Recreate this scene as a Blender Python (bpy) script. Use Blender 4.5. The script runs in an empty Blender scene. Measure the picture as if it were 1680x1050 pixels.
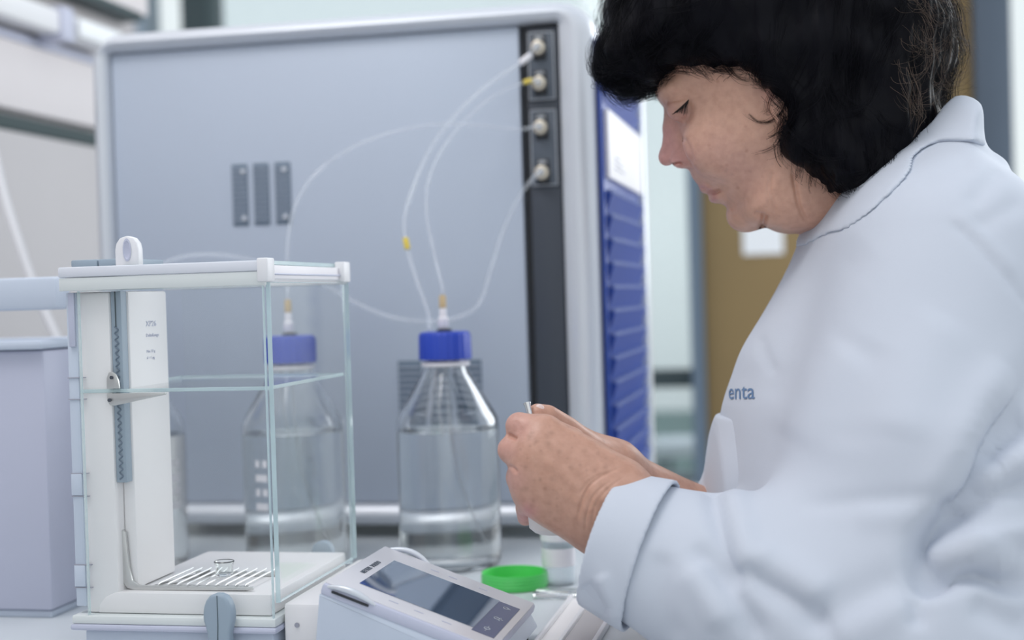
import bpy, bmesh, math, random
import numpy as np
import openvdb
from mathutils import Vector, Matrix, noise as mnoise
from mathutils.kdtree import KDTree
from mathutils.bvhtree import BVHTree

random.seed(7); rng = np.random.default_rng(7)
SC = bpy.context.scene
COL = SC.collection

# ------------------------------------------------------------------ camera
FPX = 1680 * 50 / 36.0
YAW, PITCH, ROLL = math.radians(12), math.radians(0.97), math.radians(1.7)
CAM = np.array([0, 0, 1.164])

def cam_basis(y):
    F = np.array([-math.sin(y) * math.cos(PITCH), math.cos(y) * math.cos(PITCH), -math.sin(PITCH)])
    R0 = np.array([math.cos(y), math.sin(y), 0]); U0 = np.cross(R0, F)
    return R0 * math.cos(ROLL) - U0 * math.sin(ROLL), U0 * math.cos(ROLL) + R0 * math.sin(ROLL), F
RR, RU, RF = cam_basis(YAW)          # room axes
LR, LU, LF = cam_basis(0.0)          # the sitter's own axes (the room turned by 12 degrees)

def at(x, y, d):                     # pixel of the photograph at depth d -> room point
    return CAM + d * (RF + ((x - 840) / FPX) * RR - ((y - 525) / FPX) * RU)

def atL(x, y, d):                    # the same in the sitter's axes
    return CAM + d * (LF + ((x - 840) / FPX) * LR - ((y - 525) / FPX) * LU)

cam = bpy.data.cameras.new('camera'); camo = bpy.data.objects.new('camera', cam); COL.objects.link(camo)
cam.lens = 50; cam.sensor_width = 36; cam.clip_start = 0.05; cam.clip_end = 200
camo.matrix_world = Matrix(((RR[0], RU[0], -RF[0], CAM[0]), (RR[1], RU[1], -RF[1], CAM[1]),
                            (RR[2], RU[2], -RF[2], CAM[2]), (0, 0, 0, 1)))
cam.dof.use_dof = True; cam.dof.focus_distance = 1.05; cam.dof.aperture_fstop = 3.6
SC.camera = camo

# ------------------------------------------------------------------ light
SC.view_settings.view_transform = 'Standard'; SC.view_settings.look = 'None'
SC.view_settings.gamma = 1.0; SC.view_settings.use_curve_mapping = False
SC.view_settings.exposure = 0.17
SC.cycles.use_denoising = True
SC.cycles.max_bounces = 14; SC.cycles.transmission_bounces = 12; SC.cycles.transparent_max_bounces = 24
SC.cycles.sample_clamp_indirect = 6.0

W = bpy.data.worlds.new('sky'); SC.world = W; W.use_nodes = True
nt = W.node_tree; nt.nodes.clear()
wo = nt.nodes.new('ShaderNodeOutputWorld'); bg = nt.nodes.new('ShaderNodeBackground')
tc = nt.nodes.new('ShaderNodeTexCoord'); sp = nt.nodes.new('ShaderNodeSeparateXYZ')
rp = nt.nodes.new('ShaderNodeValToRGB'); mr = nt.nodes.new('ShaderNodeMapRange')
nt.links.new(tc.outputs['Generated'], sp.inputs[0]); nt.links.new(sp.outputs['Z'], mr.inputs['Value'])
mr.inputs['From Min'].default_value = -1; mr.inputs['From Max'].default_value = 1
nt.links.new(mr.outputs[0], rp.inputs[0]); nt.links.new(rp.outputs[0], bg.inputs[0]); nt.links.new(bg.outputs[0], wo.inputs[0])
cr = rp.color_ramp; cr.elements[0].position = 0.44; cr.elements[0].color = (0.60, 0.63, 0.64, 1)
cr.elements[1].position = 0.52; cr.elements[1].color = (0.93, 0.97, 0.98, 1)
e = cr.elements.new(1.0); e.color = (0.80, 0.88, 1.0, 1)
bg.inputs[1].default_value = 0.90

def area(name, loc, target, size, power, color=(1, 1, 1), sy=None):
    l = bpy.data.lights.new(name, 'AREA'); l.energy = power; l.color = color; l.shape = 'RECTANGLE'
    l.size = size; l.size_y = sy or size
    o = bpy.data.objects.new(name, l); COL.objects.link(o); o.location = loc
    o.rotation_euler = (Vector(target) - Vector(loc)).to_track_quat('-Z', 'Y').to_euler(); return o
# an overhead fill added to shape the light, and the daylight of the window wall behind the sitter
area('overhead_fill', (-0.9, 0.6, 2.7), (-0.5, 1.2, 0.9), 1.2, 14, (1.0, 0.97, 0.95), 0.5)
area('window_daylight', (1.6, 3.4, 1.9), (0.2, 1.2, 1.2), 1.6, 42, (0.95, 0.98, 1.0))

# ------------------------------------------------------------------ materials
def nodes_of(m):
    m.use_nodes = True
    return m.node_tree, m.node_tree.nodes['Principled BSDF']

def pm(name, col, rough=0.5, metal=0.0, var=0.06, scale=8.0, bump=0.0, bscale=60.0, **kw):
    m = bpy.data.materials.new(name); t, b = nodes_of(m)
    b.inputs['Roughness'].default_value = rough; b.inputs['Metallic'].default_value = metal
    for k, v in kw.items():
        b.inputs[k.replace('_', ' ')].default_value = v
    tcn = t.nodes.new('ShaderNodeTexCoord')
    n = t.nodes.new('ShaderNodeTexNoise'); n.inputs['Scale'].default_value = scale; n.inputs['Detail'].default_value = 4
    t.links.new(tcn.outputs['Object'], n.inputs['Vector'])
    mx = t.nodes.new('ShaderNodeMix'); mx.data_type = 'RGBA'
    mx.inputs['A'].default_value = (*[c * (1 - var) for c in col], 1)
    mx.inputs['B'].default_value = (*[min(1, c * (1 + var)) for c in col], 1)
    t.links.new(n.outputs['Fac'], mx.inputs['Factor']); t.links.new(mx.outputs['Result'], b.inputs['Base Color'])
    if bump:
        n2 = t.nodes.new('ShaderNodeTexNoise'); n2.inputs['Scale'].default_value = bscale; n2.inputs['Detail'].default_value = 3
        t.links.new(tcn.outputs['Object'], n2.inputs['Vector'])
        bp = t.nodes.new('ShaderNodeBump'); bp.inputs['Strength'].default_value = bump; bp.inputs['Distance'].default_value = 0.001
        t.links.new(n2.outputs['Fac'], bp.inputs['Height']); t.links.new(bp.outputs[0], b.inputs['Normal'])
    return m

def pane_mat(name, tint, ior=1.45, haze=0.0, hazecol=(0.9, 0.95, 1, 1)):
    m = bpy.data.materials.new(name); m.use_nodes = True; t = m.node_tree; t.nodes.clear()
    o = t.nodes.new('ShaderNodeOutputMaterial'); tr = t.nodes.new('ShaderNodeBsdfTransparent'); tr.inputs[0].default_value = (*tint, 1)
    g = t.nodes.new('ShaderNodeBsdfGlossy'); g.inputs['Roughness'].default_value = 0.03
    lw = t.nodes.new('ShaderNodeLayerWeight'); lw.inputs['Blend'].default_value = 0.5
    pw = t.nodes.new('ShaderNodeMath'); pw.operation = 'POWER'; pw.inputs[1].default_value = 5.0; t.links.new(lw.outputs['Facing'], pw.inputs[0])
    fr = t.nodes.new('ShaderNodeMath'); fr.operation = 'MULTIPLY_ADD'; fr.inputs[1].default_value = 0.45; fr.inputs[2].default_value = 0.02; t.links.new(pw.outputs[0], fr.inputs[0])
    mx = t.nodes.new('ShaderNodeMixShader'); t.links.new(fr.outputs[0], mx.inputs[0]); t.links.new(tr.outputs[0], mx.inputs[1]); t.links.new(g.outputs[0], mx.inputs[2])
    last = mx
    # pale haze painted over the clear shader, patchy by noise
    n = t.nodes.new('ShaderNodeTexNoise'); n.inputs['Scale'].default_value = 14; tcn = t.nodes.new('ShaderNodeTexCoord')
    t.links.new(tcn.outputs['Object'], n.inputs['Vector'])
    d = t.nodes.new('ShaderNodeBsdfDiffuse'); d.inputs[0].default_value = hazecol
    mu = t.nodes.new('ShaderNodeMath'); mu.operation = 'MULTIPLY'; mu.inputs[1].default_value = haze * 2
    t.links.new(n.outputs['Fac'], mu.inputs[0])
    m2 = t.nodes.new('ShaderNodeMixShader'); t.links.new(mu.outputs[0], m2.inputs[0]); t.links.new(mx.outputs[0], m2.inputs[1]); t.links.new(d.outputs[0], m2.inputs[2])
    t.links.new(m2.outputs[0], o.inputs[0])
    return m

def glass(name, col, ior, rough=0.0):
    m = pm(name, col, rough, var=0.0); b = m.node_tree.nodes['Principled BSDF']
    b.inputs['Transmission Weight'].default_value = 1.0; b.inputs['IOR'].default_value = ior
    return m

M = {}
M['white'] = pm('white_plastic', (0.80, 0.80, 0.82), 0.45, var=0.02)
M['white_warm'] = pm('warm_white_plastic', (0.84, 0.82, 0.82), 0.5, var=0.02)
M['pale_blue'] = pm('pale_blue_plastic', (0.56, 0.62, 0.72), 0.5, var=0.03)
M['lavender'] = pm('lavender_grey_steel', (0.52, 0.54, 0.66), 0.45, var=0.03)
M['grey_blue'] = pm('grey_blue_plastic', (0.30, 0.37, 0.44), 0.5, var=0.05)
M['silver'] = pm('brushed_silver_lacquer', (0.68, 0.71, 0.76), 0.32, 0.3, var=0.03)
M['panel'] = pm('blue_grey_lacquer', (0.50, 0.56, 0.66), 0.36, 0.1, var=0.03, scale=3)
M['vent'] = pm('vent_dark', (0.14, 0.19, 0.25), 0.6)
M['slat'] = pm('vent_slat', (0.38, 0.43, 0.52), 0.5)
M['black'] = pm('black_plastic', (0.018, 0.021, 0.028), 0.4, var=0.1)
M['charcoal'] = pm('charcoal_plastic', (0.055, 0.065, 0.085), 0.45, var=0.08)
M['plate'] = pm('dark_grey_plate', (0.10, 0.12, 0.15), 0.4)
M['print'] = pm('pale_print', (0.55, 0.58, 0.62), 0.6)
M['greyprint'] = pm('grey_print', (0.36, 0.36, 0.42), 0.6)
M['chrome'] = pm('polished_steel', (0.72, 0.72, 0.72), 0.22, 1.0, var=0.03)
M['brass'] = pm('pale_brass_fitting', (0.66, 0.60, 0.50), 0.28, 0.8)
M['face'] = pm('silver_lacquer_face', (0.70, 0.69, 0.72), 0.34, 0.25, var=0.02)
M['bar'] = pm('satin_white_steel', (0.80, 0.80, 0.80), 0.42, 0.45, var=0.02)
M['steel'] = pm('satin_steel', (0.62, 0.62, 0.61), 0.36, 0.75, var=0.03, bump=0.05, bscale=200)
M['blue_panel'] = pm('royal_blue_lacquer', (0.022, 0.062, 0.31), 0.42, var=0.08, Specular_IOR_Level=0.3)
M['blue_rib'] = pm('lighter_blue_lacquer', (0.20, 0.26, 0.52), 0.45, var=0.05)
M['blue_cap'] = pm('blue_cap_plastic', (0.020, 0.060, 0.46), 0.45, var=0.05)
M['tan'] = pm('tan_door_veneer', (0.27, 0.185, 0.078), 0.55, var=0.10, scale=3)
M['post'] = pm('slate_frame', (0.13, 0.18, 0.24), 0.5)
M['post_dark'] = pm('dark_slate_frame', (0.065, 0.09, 0.125), 0.5)
M['teal'] = pm('teal_dark_frame', (0.030, 0.052, 0.058), 0.5)
M['wall_pink'] = pm('warm_white_wall', (0.70, 0.66, 0.67), 0.6, var=0.02)
M['wall_grey'] = pm('grey_wall_panel', (0.50, 0.48, 0.49), 0.6, var=0.03)
M['bench'] = pm('pale_worktop_laminate', (0.62, 0.66, 0.69), 0.28, var=0.05, scale=5)
M['floor'] = pm('grey_floor', (0.52, 0.53, 0.55), 0.5, var=0.08, scale=2)
M['ground'] = pm('green_paving_outdoors', (0.13, 0.20, 0.17), 0.8, var=0.1, scale=1)
M['tan_ferrule'] = pm('tan_plastic', (0.58, 0.44, 0.25), 0.5)
M['yellow'] = pm('yellow_marker', (0.80, 0.62, 0.10), 0.5)
M['green'] = pm('bright_green_plastic', (0.12, 0.78, 0.17), 0.35, var=0.05, Transmission_Weight=0.15, Subsurface_Weight=0.0)
M['paper'] = pm('white_paper', (0.88, 0.90, 0.92), 0.8, var=0.01)
M['label_white'] = pm('white_label', (0.84, 0.82, 0.85), 0.5, var=0.01)
M['pane'] = pane_mat('clear_pane', (0.992, 0.997, 0.996), 1.45, 0.007)
M['pane_win'] = pane_mat('window_glass', (0.97, 0.99, 0.99), 1.3, 0.03)
M['pane_tint'] = pane_mat('tinted_window_glass', (0.86, 0.91, 0.92), 1.3, 0.04)
M['edge'] = pm('green_glass_edge', (0.64, 0.79, 0.81), 0.15, var=0.15, scale=30, Transmission_Weight=0.35)
M['bottle'] = glass('borosilicate_glass', (0.99, 1.0, 1.0), 1.47)
M['water'] = glass('water', (0.98, 1.0, 1.0), 1.333)
M['clear_plastic'] = pane_mat('clear_plastic', (0.97, 0.98, 0.99), 1.4, 0.16)
M['dish'] = glass('small_glass_dish', (0.96, 0.98, 0.97), 1.5, 0.02)
M['tube'] = pane_mat('translucent_tubing', (0.97, 0.97, 0.98), 1.4, 0.20)
M['coat'] = pm('white_coat_cotton', (0.585, 0.625, 0.70), 0.85, var=0.015, scale=14, bump=0.12, bscale=1400)
M['blue_thread'] = pm('blue_embroidery', (0.13, 0.22, 0.38), 0.8)
M['eye_white'] = pm('eye_white', (0.75, 0.70, 0.68), 0.2)
M['lash'] = pm('black_lash', (0.010, 0.008, 0.009), 0.6)
M['trousers'] = pm('dark_trousers', (0.05, 0.06, 0.09), 0.8)
M['nail'] = pm('pale_nail', (0.80, 0.62, 0.58), 0.25)
M['rail'] = pm('pale_rail_plastic', (0.72, 0.74, 0.80), 0.45, var=0.01)
M['rail_low'] = pm('pale_green_rail_plastic', (0.70, 0.735, 0.73), 0.45, var=0.01)
M['cup'] = pm('matt_white_cup', (0.78, 0.76, 0.75), 0.5, var=0.01)

def screen_mat():
    m = pm('dark_glossy_screen', (0.07, 0.115, 0.19), 0.04, var=0.02)
    b = m.node_tree.nodes['Principled BSDF']; b.inputs['Specular IOR Level'].default_value = 0.9
    b.inputs['Coat Weight'].default_value = 1.0; b.inputs['Coat Roughness'].default_value = 0.02; b.inputs['Coat IOR'].default_value = 3.0
    return m
M['screen'] = screen_mat()
M['keypad'] = pm('violet_grey_keypad', (0.11, 0.12, 0.20), 0.3)

def skin_mat():
    m = bpy.data.materials.new('skin'); t, b = nodes_of(m)
    b.inputs['Roughness'].default_value = 0.43
    b.inputs['Subsurface Weight'].default_value = 0.12; b.inputs['Subsurface Radius'].default_value = (0.010, 0.004, 0.002)
    b.inputs['Subsurface Scale'].default_value = 0.35
    a = t.nodes.new('ShaderNodeAttribute'); a.attribute_name = 'tint'
    tcn = t.nodes.new('ShaderNodeTexCoord')
    n = t.nodes.new('ShaderNodeTexNoise'); n.inputs['Scale'].default_value = 160; n.inputs['Detail'].default_value = 8
    t.links.new(tcn.outputs['Object'], n.inputs['Vector'])
    rmp = t.nodes.new('ShaderNodeValToRGB'); rmp.color_ramp.elements[0].position = 0.32; rmp.color_ramp.elements[0].color = (0.74, 0.66, 0.62, 1)
    rmp.color_ramp.elements[1].position = 0.62; rmp.color_ramp.elements[1].color = (1.04, 1.02, 1.02, 1)
    t.links.new(n.outputs['Fac'], rmp.inputs[0])
    mx = t.nodes.new('ShaderNodeMix'); mx.data_type = 'RGBA'; mx.blend_type = 'MULTIPLY'; mx.inputs['Factor'].default_value = 0.40
    t.links.new(a.outputs['Color'], mx.inputs['A']); t.links.new(rmp.outputs[0], mx.inputs['B'])
    # sparse freckles
    v = t.nodes.new('ShaderNodeTexVoronoi'); v.inputs['Scale'].default_value = 75
    t.links.new(tcn.outputs['Object'], v.inputs['Vector'])
    r2 = t.nodes.new('ShaderNodeValToRGB'); r2.color_ramp.elements[0].position = 0.05; r2.color_ramp.elements[0].color = (0.72, 0.60, 0.54, 1)
    r2.color_ramp.elements[1].position = 0.16; r2.color_ramp.elements[1].color = (1, 1, 1, 1)
    t.links.new(v.outputs['Distance'], r2.inputs[0])
    m3 = t.nodes.new('ShaderNodeMix'); m3.data_type = 'RGBA'; m3.blend_type = 'MULTIPLY'; m3.inputs['Factor'].default_value = 0.45
    t.links.new(mx.outputs['Result'], m3.inputs['A']); t.links.new(r2.outputs[0], m3.inputs['B'])
    t.links.new(m3.outputs['Result'], b.inputs['Base Color'])
    n2 = t.nodes.new('ShaderNodeTexNoise'); n2.inputs['Scale'].default_value = 420; n2.inputs['Detail'].default_value = 4
    t.links.new(tcn.outputs['Object'], n2.inputs['Vector'])
    bp = t.nodes.new('ShaderNodeBump'); bp.inputs['Strength'].default_value = 0.28; bp.inputs['Distance'].default_value = 0.0008
    t.links.new(n2.outputs['Fac'], bp.inputs['Height']); t.links.new(bp.outputs[0], b.inputs['Normal'])
    return m
M['skin'] = skin_mat()

def hair_mat(name, col, rough):
    m = pm(name, col, rough, var=0.25, scale=40); b = m.node_tree.nodes['Principled BSDF']
    b.inputs['Specular IOR Level'].default_value = 0.10
    return m
M['hair'] = hair_mat('black_hair', (0.003, 0.003, 0.0055), 0.42)
M['wisp'] = hair_mat('backlit_brown_hair', (0.13, 0.095, 0.075), 0.5)  # back light on the black hair put into a lighter brown

# ------------------------------------------------------------------ builders
ORG = {}                                            # object -> origin its data is written against
PERSON_ROT = Matrix.Rotation(YAW, 4, 'Z')

def thing(name, label, cat, loc, group=None, kind=None):
    o = bpy.data.objects.new(name, None); COL.objects.link(o); o.empty_display_size = 0.05
    o.location = loc; ORG[o] = np.array(loc, float); tag(o, label, cat, group, kind); return o

def tag(o, label=None, cat=None, group=None, kind=None):
    if label: o['label'] = label
    if cat: o['category'] = cat
    if group: o['group'] = group
    if kind: o['kind'] = kind
    return o

class MB:
    """collects bevelled boxes, tubes, lathes and prisms in one bmesh"""
    def __init__(s): s.bm = bmesh.new(); s.mi = 0
    def _take(s, b):
        for f in b.faces: f.material_index = s.mi
        me = bpy.data.meshes.new('t'); b.to_mesh(me); b.free(); s.bm.from_mesh(me); bpy.data.meshes.remove(me); return s
    def box(s, lo, hi, bev=0.0, seg=2, rot=None):
        b = bmesh.new(); bmesh.ops.create_cube(b, size=1)
        lo = Vector(lo); hi = Vector(hi); c = (lo + hi) / 2; d = hi - lo
        for v in b.verts: v.co = Vector((v.co.x * d.x, v.co.y * d.y, v.co.z * d.z))
        if bev: bmesh.ops.bevel(b, geom=list(b.edges), offset=min(bev, 0.49 * min(d)), segments=seg, affect='EDGES', profile=0.5)
        for v in b.verts: v.co = (rot @ v.co if rot else v.co) + c
        return s._take(b)
    def rings(s, rings, close=True, cap0=True, cap1=True):
        b = bmesh.new(); R = [[b.verts.new(p) for p in r] for r in rings]; n = len(R[0])
        for a, c in zip(R[:-1], R[1:]):
            for i in range(n if close else n - 1):
                j = (i + 1) % n
                b.faces.new((a[i], a[j], c[j], c[i]))
        if close and cap0: b.faces.new(list(reversed(R[0])))
        if close and cap1: b.faces.new(R[-1])
        bmesh.ops.recalc_face_normals(b, faces=b.faces)
        return s._take(b)
    def cyl(s, a, b, ra, rb=None, n=20, bev=0.0):
        a = Vector(a); b = Vector(b); rb = ra if rb is None else rb
        d = (b - a).normalized(); u = d.orthogonal().normalized(); v = d.cross(u)
        L = (b - a).length
        prof = [(0, ra), (L, rb)] if not bev else [(0, ra - bev), (bev * .3, ra - bev * .3), (bev, ra), (L - bev, rb), (L - bev * .3, rb - bev * .3), (L, rb - bev)]
        return s.rings([[a + d * t + (u * math.cos(k * 2 * math.pi / n) + v * math.sin(k * 2 * math.pi / n)) * r for k in range(n)] for t, r in prof])
    def lathe(s, c, prof, n=40, caps=(True, True), axis=(0, 0, 1)):
        c = Vector(c); d = Vector(axis).normalized(); u = d.orthogonal().normalized(); v = d.cross(u)
        if abs(d.z) > .99: u, v = Vector((1, 0, 0)), Vector((0, 1, 0))
        return s.rings([[c + d * z + (u * math.cos(k * 2 * math.pi / n) + v * math.sin(k * 2 * math.pi / n)) * r for k in range(n)] for r, z in prof], True, *caps)
    def tube(s, path, r, n=10):
        P = [Vector(p) for p in path]; rs = r if hasattr(r, '__len__') else [r] * len(P); out = []
        t = (P[1] - P[0]).normalized(); u = t.orthogonal().normalized()
        for i, p in enumerate(P):
            t = (P[min(i + 1, len(P) - 1)] - P[max(i - 1, 0)]).normalized()
            u = (u - t * u.dot(t)).normalized(); v = t.cross(u)
            out.append([p + (u * math.cos(k * 2 * math.pi / n) + v * math.sin(k * 2 * math.pi / n)) * rs[i] for k in range(n)])
        return s.rings(out)
    def prism(s, poly, vec, bev=0.0, seg=2):
        b = bmesh.new(); vs = [b.verts.new(p) for p in poly]; f = b.faces.new(vs)
        r = bmesh.ops.extrude_face_region(b, geom=[f]); nv = [g for g in r['geom'] if isinstance(g, bmesh.types.BMVert)]
        for v in nv: v.co += Vector(vec)
        bmesh.ops.recalc_face_normals(b, faces=b.faces)
        if bev: bmesh.ops.bevel(b, geom=[e for e in b.edges if e.calc_face_angle(0) > 0.6], offset=bev, segments=seg, affect='EDGES', profile=0.5)
        return s._take(b)
    def done(s, name, mat, parent=None, sharp=35, kind=None, xf=None):
        return link(s.bm, name, mat, parent, sharp, kind, xf)

def link(bm, name, mat, parent=None, sharp=35, kind=None, xf=None):
    if xf is not None:
        for v in bm.verts: v.co = xf(v.co)
    org = ORG[parent] if parent else None
    me = bpy.data.meshes.new(name)
    if org is None:
        xs = [v.co for v in bm.verts]
        org = np.array([(min(c[i] for c in xs) + max(c[i] for c in xs)) / 2 for i in range(2)] + [min(c[2] for c in xs)])
    ov = Vector(org)
    for v in bm.verts: v.co -= ov
    lim = math.radians(sharp)
    for f in bm.faces: f.smooth = True
    for e in bm.edges:
        if len(e.link_faces) == 2 and e.calc_face_angle(0) > lim: e.smooth = False
    bm.to_mesh(me); bm.free()
    for m in (mat if isinstance(mat, (list, tuple)) else [mat]): me.materials.append(m)
    o = bpy.data.objects.new(name, me); COL.objects.link(o)
    if parent: o.parent = parent
    else: o.location = ov
    ORG[o] = org
    if kind: o['kind'] = kind
    return o

def dup(root, loc, label, extra=None):
    def rec(o, par):
        c = o.copy(); COL.objects.link(c)
        if par: c.parent = par
        for ch in list(o.children): rec(ch, c)
        return c
    r = rec(root, None); r.location = loc; r['label'] = label; ORG[r] = np.array(loc, float)
    return r

def catmull(P, k=6, closed=False):
    P = [np.array(p, float) for p in P]; out = []; n = len(P)
    for i in range(n if closed else n - 1):
        a, b, c, d = (P[(i - 1) % n], P[i], P[(i + 1) % n], P[(i + 2) % n]) if closed else (P[max(i - 1, 0)], P[i], P[i + 1], P[min(i + 2, n - 1)])
        for j in range(k):
            t = j / k
            out.append(0.5 * (2 * b + (c - a) * t + (2 * a - 5 * b + 4 * c - d) * t * t + (3 * b - a - 3 * c + d) * t ** 3))
    if not closed: out.append(P[-1])
    return out

def text_mb(txt, size, place, depth=0.0004, bold=0.0):
    """flat lettering turned into a thin mesh; place maps (x, y, n) to the room"""
    cu = bpy.data.curves.new('t', 'FONT'); cu.body = txt; cu.size = size; cu.extrude = depth / 2; cu.resolution_u = 3; cu.offset = bold
    o = bpy.data.objects.new('t', cu); me = bpy.data.meshes.new_from_object(o)
    bm = bmesh.new(); bm.from_mesh(me); bpy.data.objects.remove(o); bpy.data.meshes.remove(me)
    for v in bm.verts: v.co = Vector(place(v.co.x, v.co.y, v.co.z + depth / 2))
    return bm

# ------------------------------------------------------------------ the setting
BZ = 0.90
b = MB(); b.box((-4.2, -3, -0.06), (3.2, 4.0, 0)); b.done('floor', M['floor'], kind='structure')
b = MB(); b.box((-6, 4.12, -0.08), (6, 14, -0.01)); b.done('ground', M['ground'], kind='structure')
XW = -1.15
b = MB(); b.box((XW - 0.12, -3, 0), (XW - 0.02, 2.34, 2.9)); b.done('wall_left', M['wall_grey'], kind='structure')
# panels of the left wall: upper fascia, middle panel, dark joint strip, lower panel
b = MB(); b.box((XW - 0.02, -3, 1.462), (XW, 2.30, 1.565), 0.003); b.done('trim_1', M['wall_pink'], kind='structure')
b = MB(); b.box((XW - 0.02, -3, 1.432), (XW - 0.006, 2.30, 1.454), 0.001); b.done('trim_2', M['teal'], kind='structure')
b = MB(); b.box((XW - 0.02, -3, 0.90), (XW - 0.002, 2.19, 1.430), 0.003); b.done('trim_3', M['wall_grey'], kind='structure')
b = MB(); b.box((XW - 0.02, 2.20, 0.90), (XW + 0.004, 2.26, 1.430), 0.004); b.done('trim_4', M['wall_pink'], kind='structure')
b = MB(); b.box((XW - 0.02, -3, 1.567), (XW - 0.004, 2.30, 1.580), 0.001); b.done('trim_5', M['lavender'], kind='structure')
b = MB(); b.box((XW - 0.02, -3, 1.66), (XW + 0.02, 2.30, 1.675), 0.002); b.done('trim_6', M['teal'], kind='structure')
b = MB(); b.box((XW - 0.02, -3, 1.676), (XW + 0.015, 2.33, 2.9)); b.done('trim_7', M['wall_pink'], kind='structure')

# back wall: glazing, posts, door
YB = 4.0
def post(n, x0, x1, z0, z1, mat, y0=YB - 0.06, y1=YB + 0.06):
    b = MB(); b.box((x0, y0, z0), (x1, y1, z1), 0.004); b.done('trim_%d' % n, mat, kind='structure')
b = MB(); b.box((-4.2, YB - 0.04, 0), (-1.965, YB + 0.08, 2.9)); b.done('wall_back', M['wall_pink'], kind='structure')
post(9, -1.962, -1.935, 0, 2.9, M['grey_blue'])
post(10, -1.815, -1.728, 0, 2.9, M['teal'])
post(11, -0.335, -0.300, 0, 2.9, M['post'])
post(12, 0.43, 0.525, 0, 2.9, M['post_dark'])
post(13, -1.727, -0.336, 0.895, 0.945, M['teal'], YB - 0.03, YB + 0.03)
post(14, -1.727, -0.336, 0.0, 0.10, M['teal'], YB - 0.03, YB + 0.03)
post(15, -1.727, -0.336, 2.85, 2.9, M['post'])
post(16, -0.30, 0.43, 2.16, 2.9, M['wall_pink'])
def window(n, x0, x1, z0, z1, m='pane_win'):
    b = MB(); b.box((x0, YB - 0.006, z0), (x1, YB + 0.006, z1)); b.done('window_%d' % n, M[m], kind='structure')
window(1, -1.934, -1.816, 0.02, 2.88); window(2, -1.726, -0.337, 0.946, 2.848, 'pane_tint'); window(3, -1.726, -0.337, 0.101, 0.894, 'pane_tint')
window(4, 0.526, 3.1, 0.02, 2.88)
b = MB(); b.box((-0.298, YB - 0.025, 0.005), (0.428, YB + 0.025, 2.155), 0.003)
door = b.done('door_1', M['tan'], kind='structure')
b = MB(); b.cyl((0.36, YB - 0.028, 1.03), (0.36, YB - 0.085, 1.03), 0.011); b.cyl((0.36, YB - 0.08, 1.03), (0.24, YB - 0.08, 1.03), 0.010, n=14, bev=0.003)
b.done('door_handle', M['chrome'], door)
b = MB(); b.box((-0.187, YB - 0.029, 1.258), (-0.078, YB - 0.0265, 1.41)); o = b.done('notice_sheet', M['paper'])
tag(o, 'small blank white notice sheet taped to the tan door', 'notice')

# stool and bin standing outside, beyond the glass
st = thing('garden_stool', 'round white stool standing outside behind the glass beside the door', 'stool', (-0.50, 5.4, -0.01))
b = MB(); b.lathe((-0.50, 5.4, 0), [(0.10, 0.545), (0.165, 0.55), (0.172, 0.575), (0.165, 0.60), (0.02, 0.606)], 32); b.done('seat', M['white'], st)
for k in range(4):
    a = k * math.pi / 2 + .6; c, s_ = math.cos(a), math.sin(a)
    b = MB(); b.tube([(-0.50 + .10 * c, 5.4 + .10 * s_, 0.55), (-0.50 + .17 * c, 5.4 + .17 * s_, -0.01)], 0.012); b.done('leg', M['teal'], st)
bi = thing('planter_box', 'square white planter box standing outside behind the glass, nearer than the round stool', 'planter', (-0.475, 4.85, -0.01))
b = MB(); b.box((-0.60, 4.75, -0.01), (-0.37, 4.97, 0.52), 0.008); b.done('body', M['white'], bi)
b = MB(); b.box((-0.59, 4.76, 0.521), (-0.38, 4.96, 0.535), 0.003); b.done('soil', M['teal'], bi)

# light fitting along the left wall
fl = thing('strip_light', 'long white strip light clipped along the left wall near the ceiling', 'lamp', (XW, 1.7, 1.60))
b = MB(); b.box((XW - 0.003, 0.6, 1.585), (XW + 0.035, 2.20, 1.622), 0.006); b.done('housing', M['white'], fl)
for y in (1.55, 1.99):
    b = MB(); b.box((XW - 0.003, y, 1.575), (XW + 0.042, y + 0.035, 1.628), 0.004); b.done('clip', M['lavender'], fl)
b = MB(); b.box((XW + 0.036, 2.04, 1.588), (XW + 0.043, 2.18, 1.618), 0.003); b.done('diffuser', M['paper'], fl)

# bench
bt = thing('lab_bench', 'long pale laboratory bench carrying the instruments', 'bench', (-0.57, 1.5, 0))
b = MB(); b.box((-1.16, 0.55, 0.862), (-0.125, 1.95, BZ), 0.004); b.done('worktop', M['bench'], bt)
b = MB(); b.box((-1.14, 0.75, 0.10), (-0.60, 1.90, 0.861), 0.003); b.done('cabinet', M['lavender'], bt)
for (x, y) in ((-0.16, 0.62), (-0.16, 1.88)):
    b = MB(); b.box((x - 0.02, y - 0.02, 0), (x + 0.02, y + 0.02, 0.861), 0.003); b.done('leg', M['silver'], bt)
b = MB(); b.box((-1.12, 0.80, 0), (-0.65, 1.88, 0.099)); b.done('plinth', M['teal'], bt)

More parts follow.
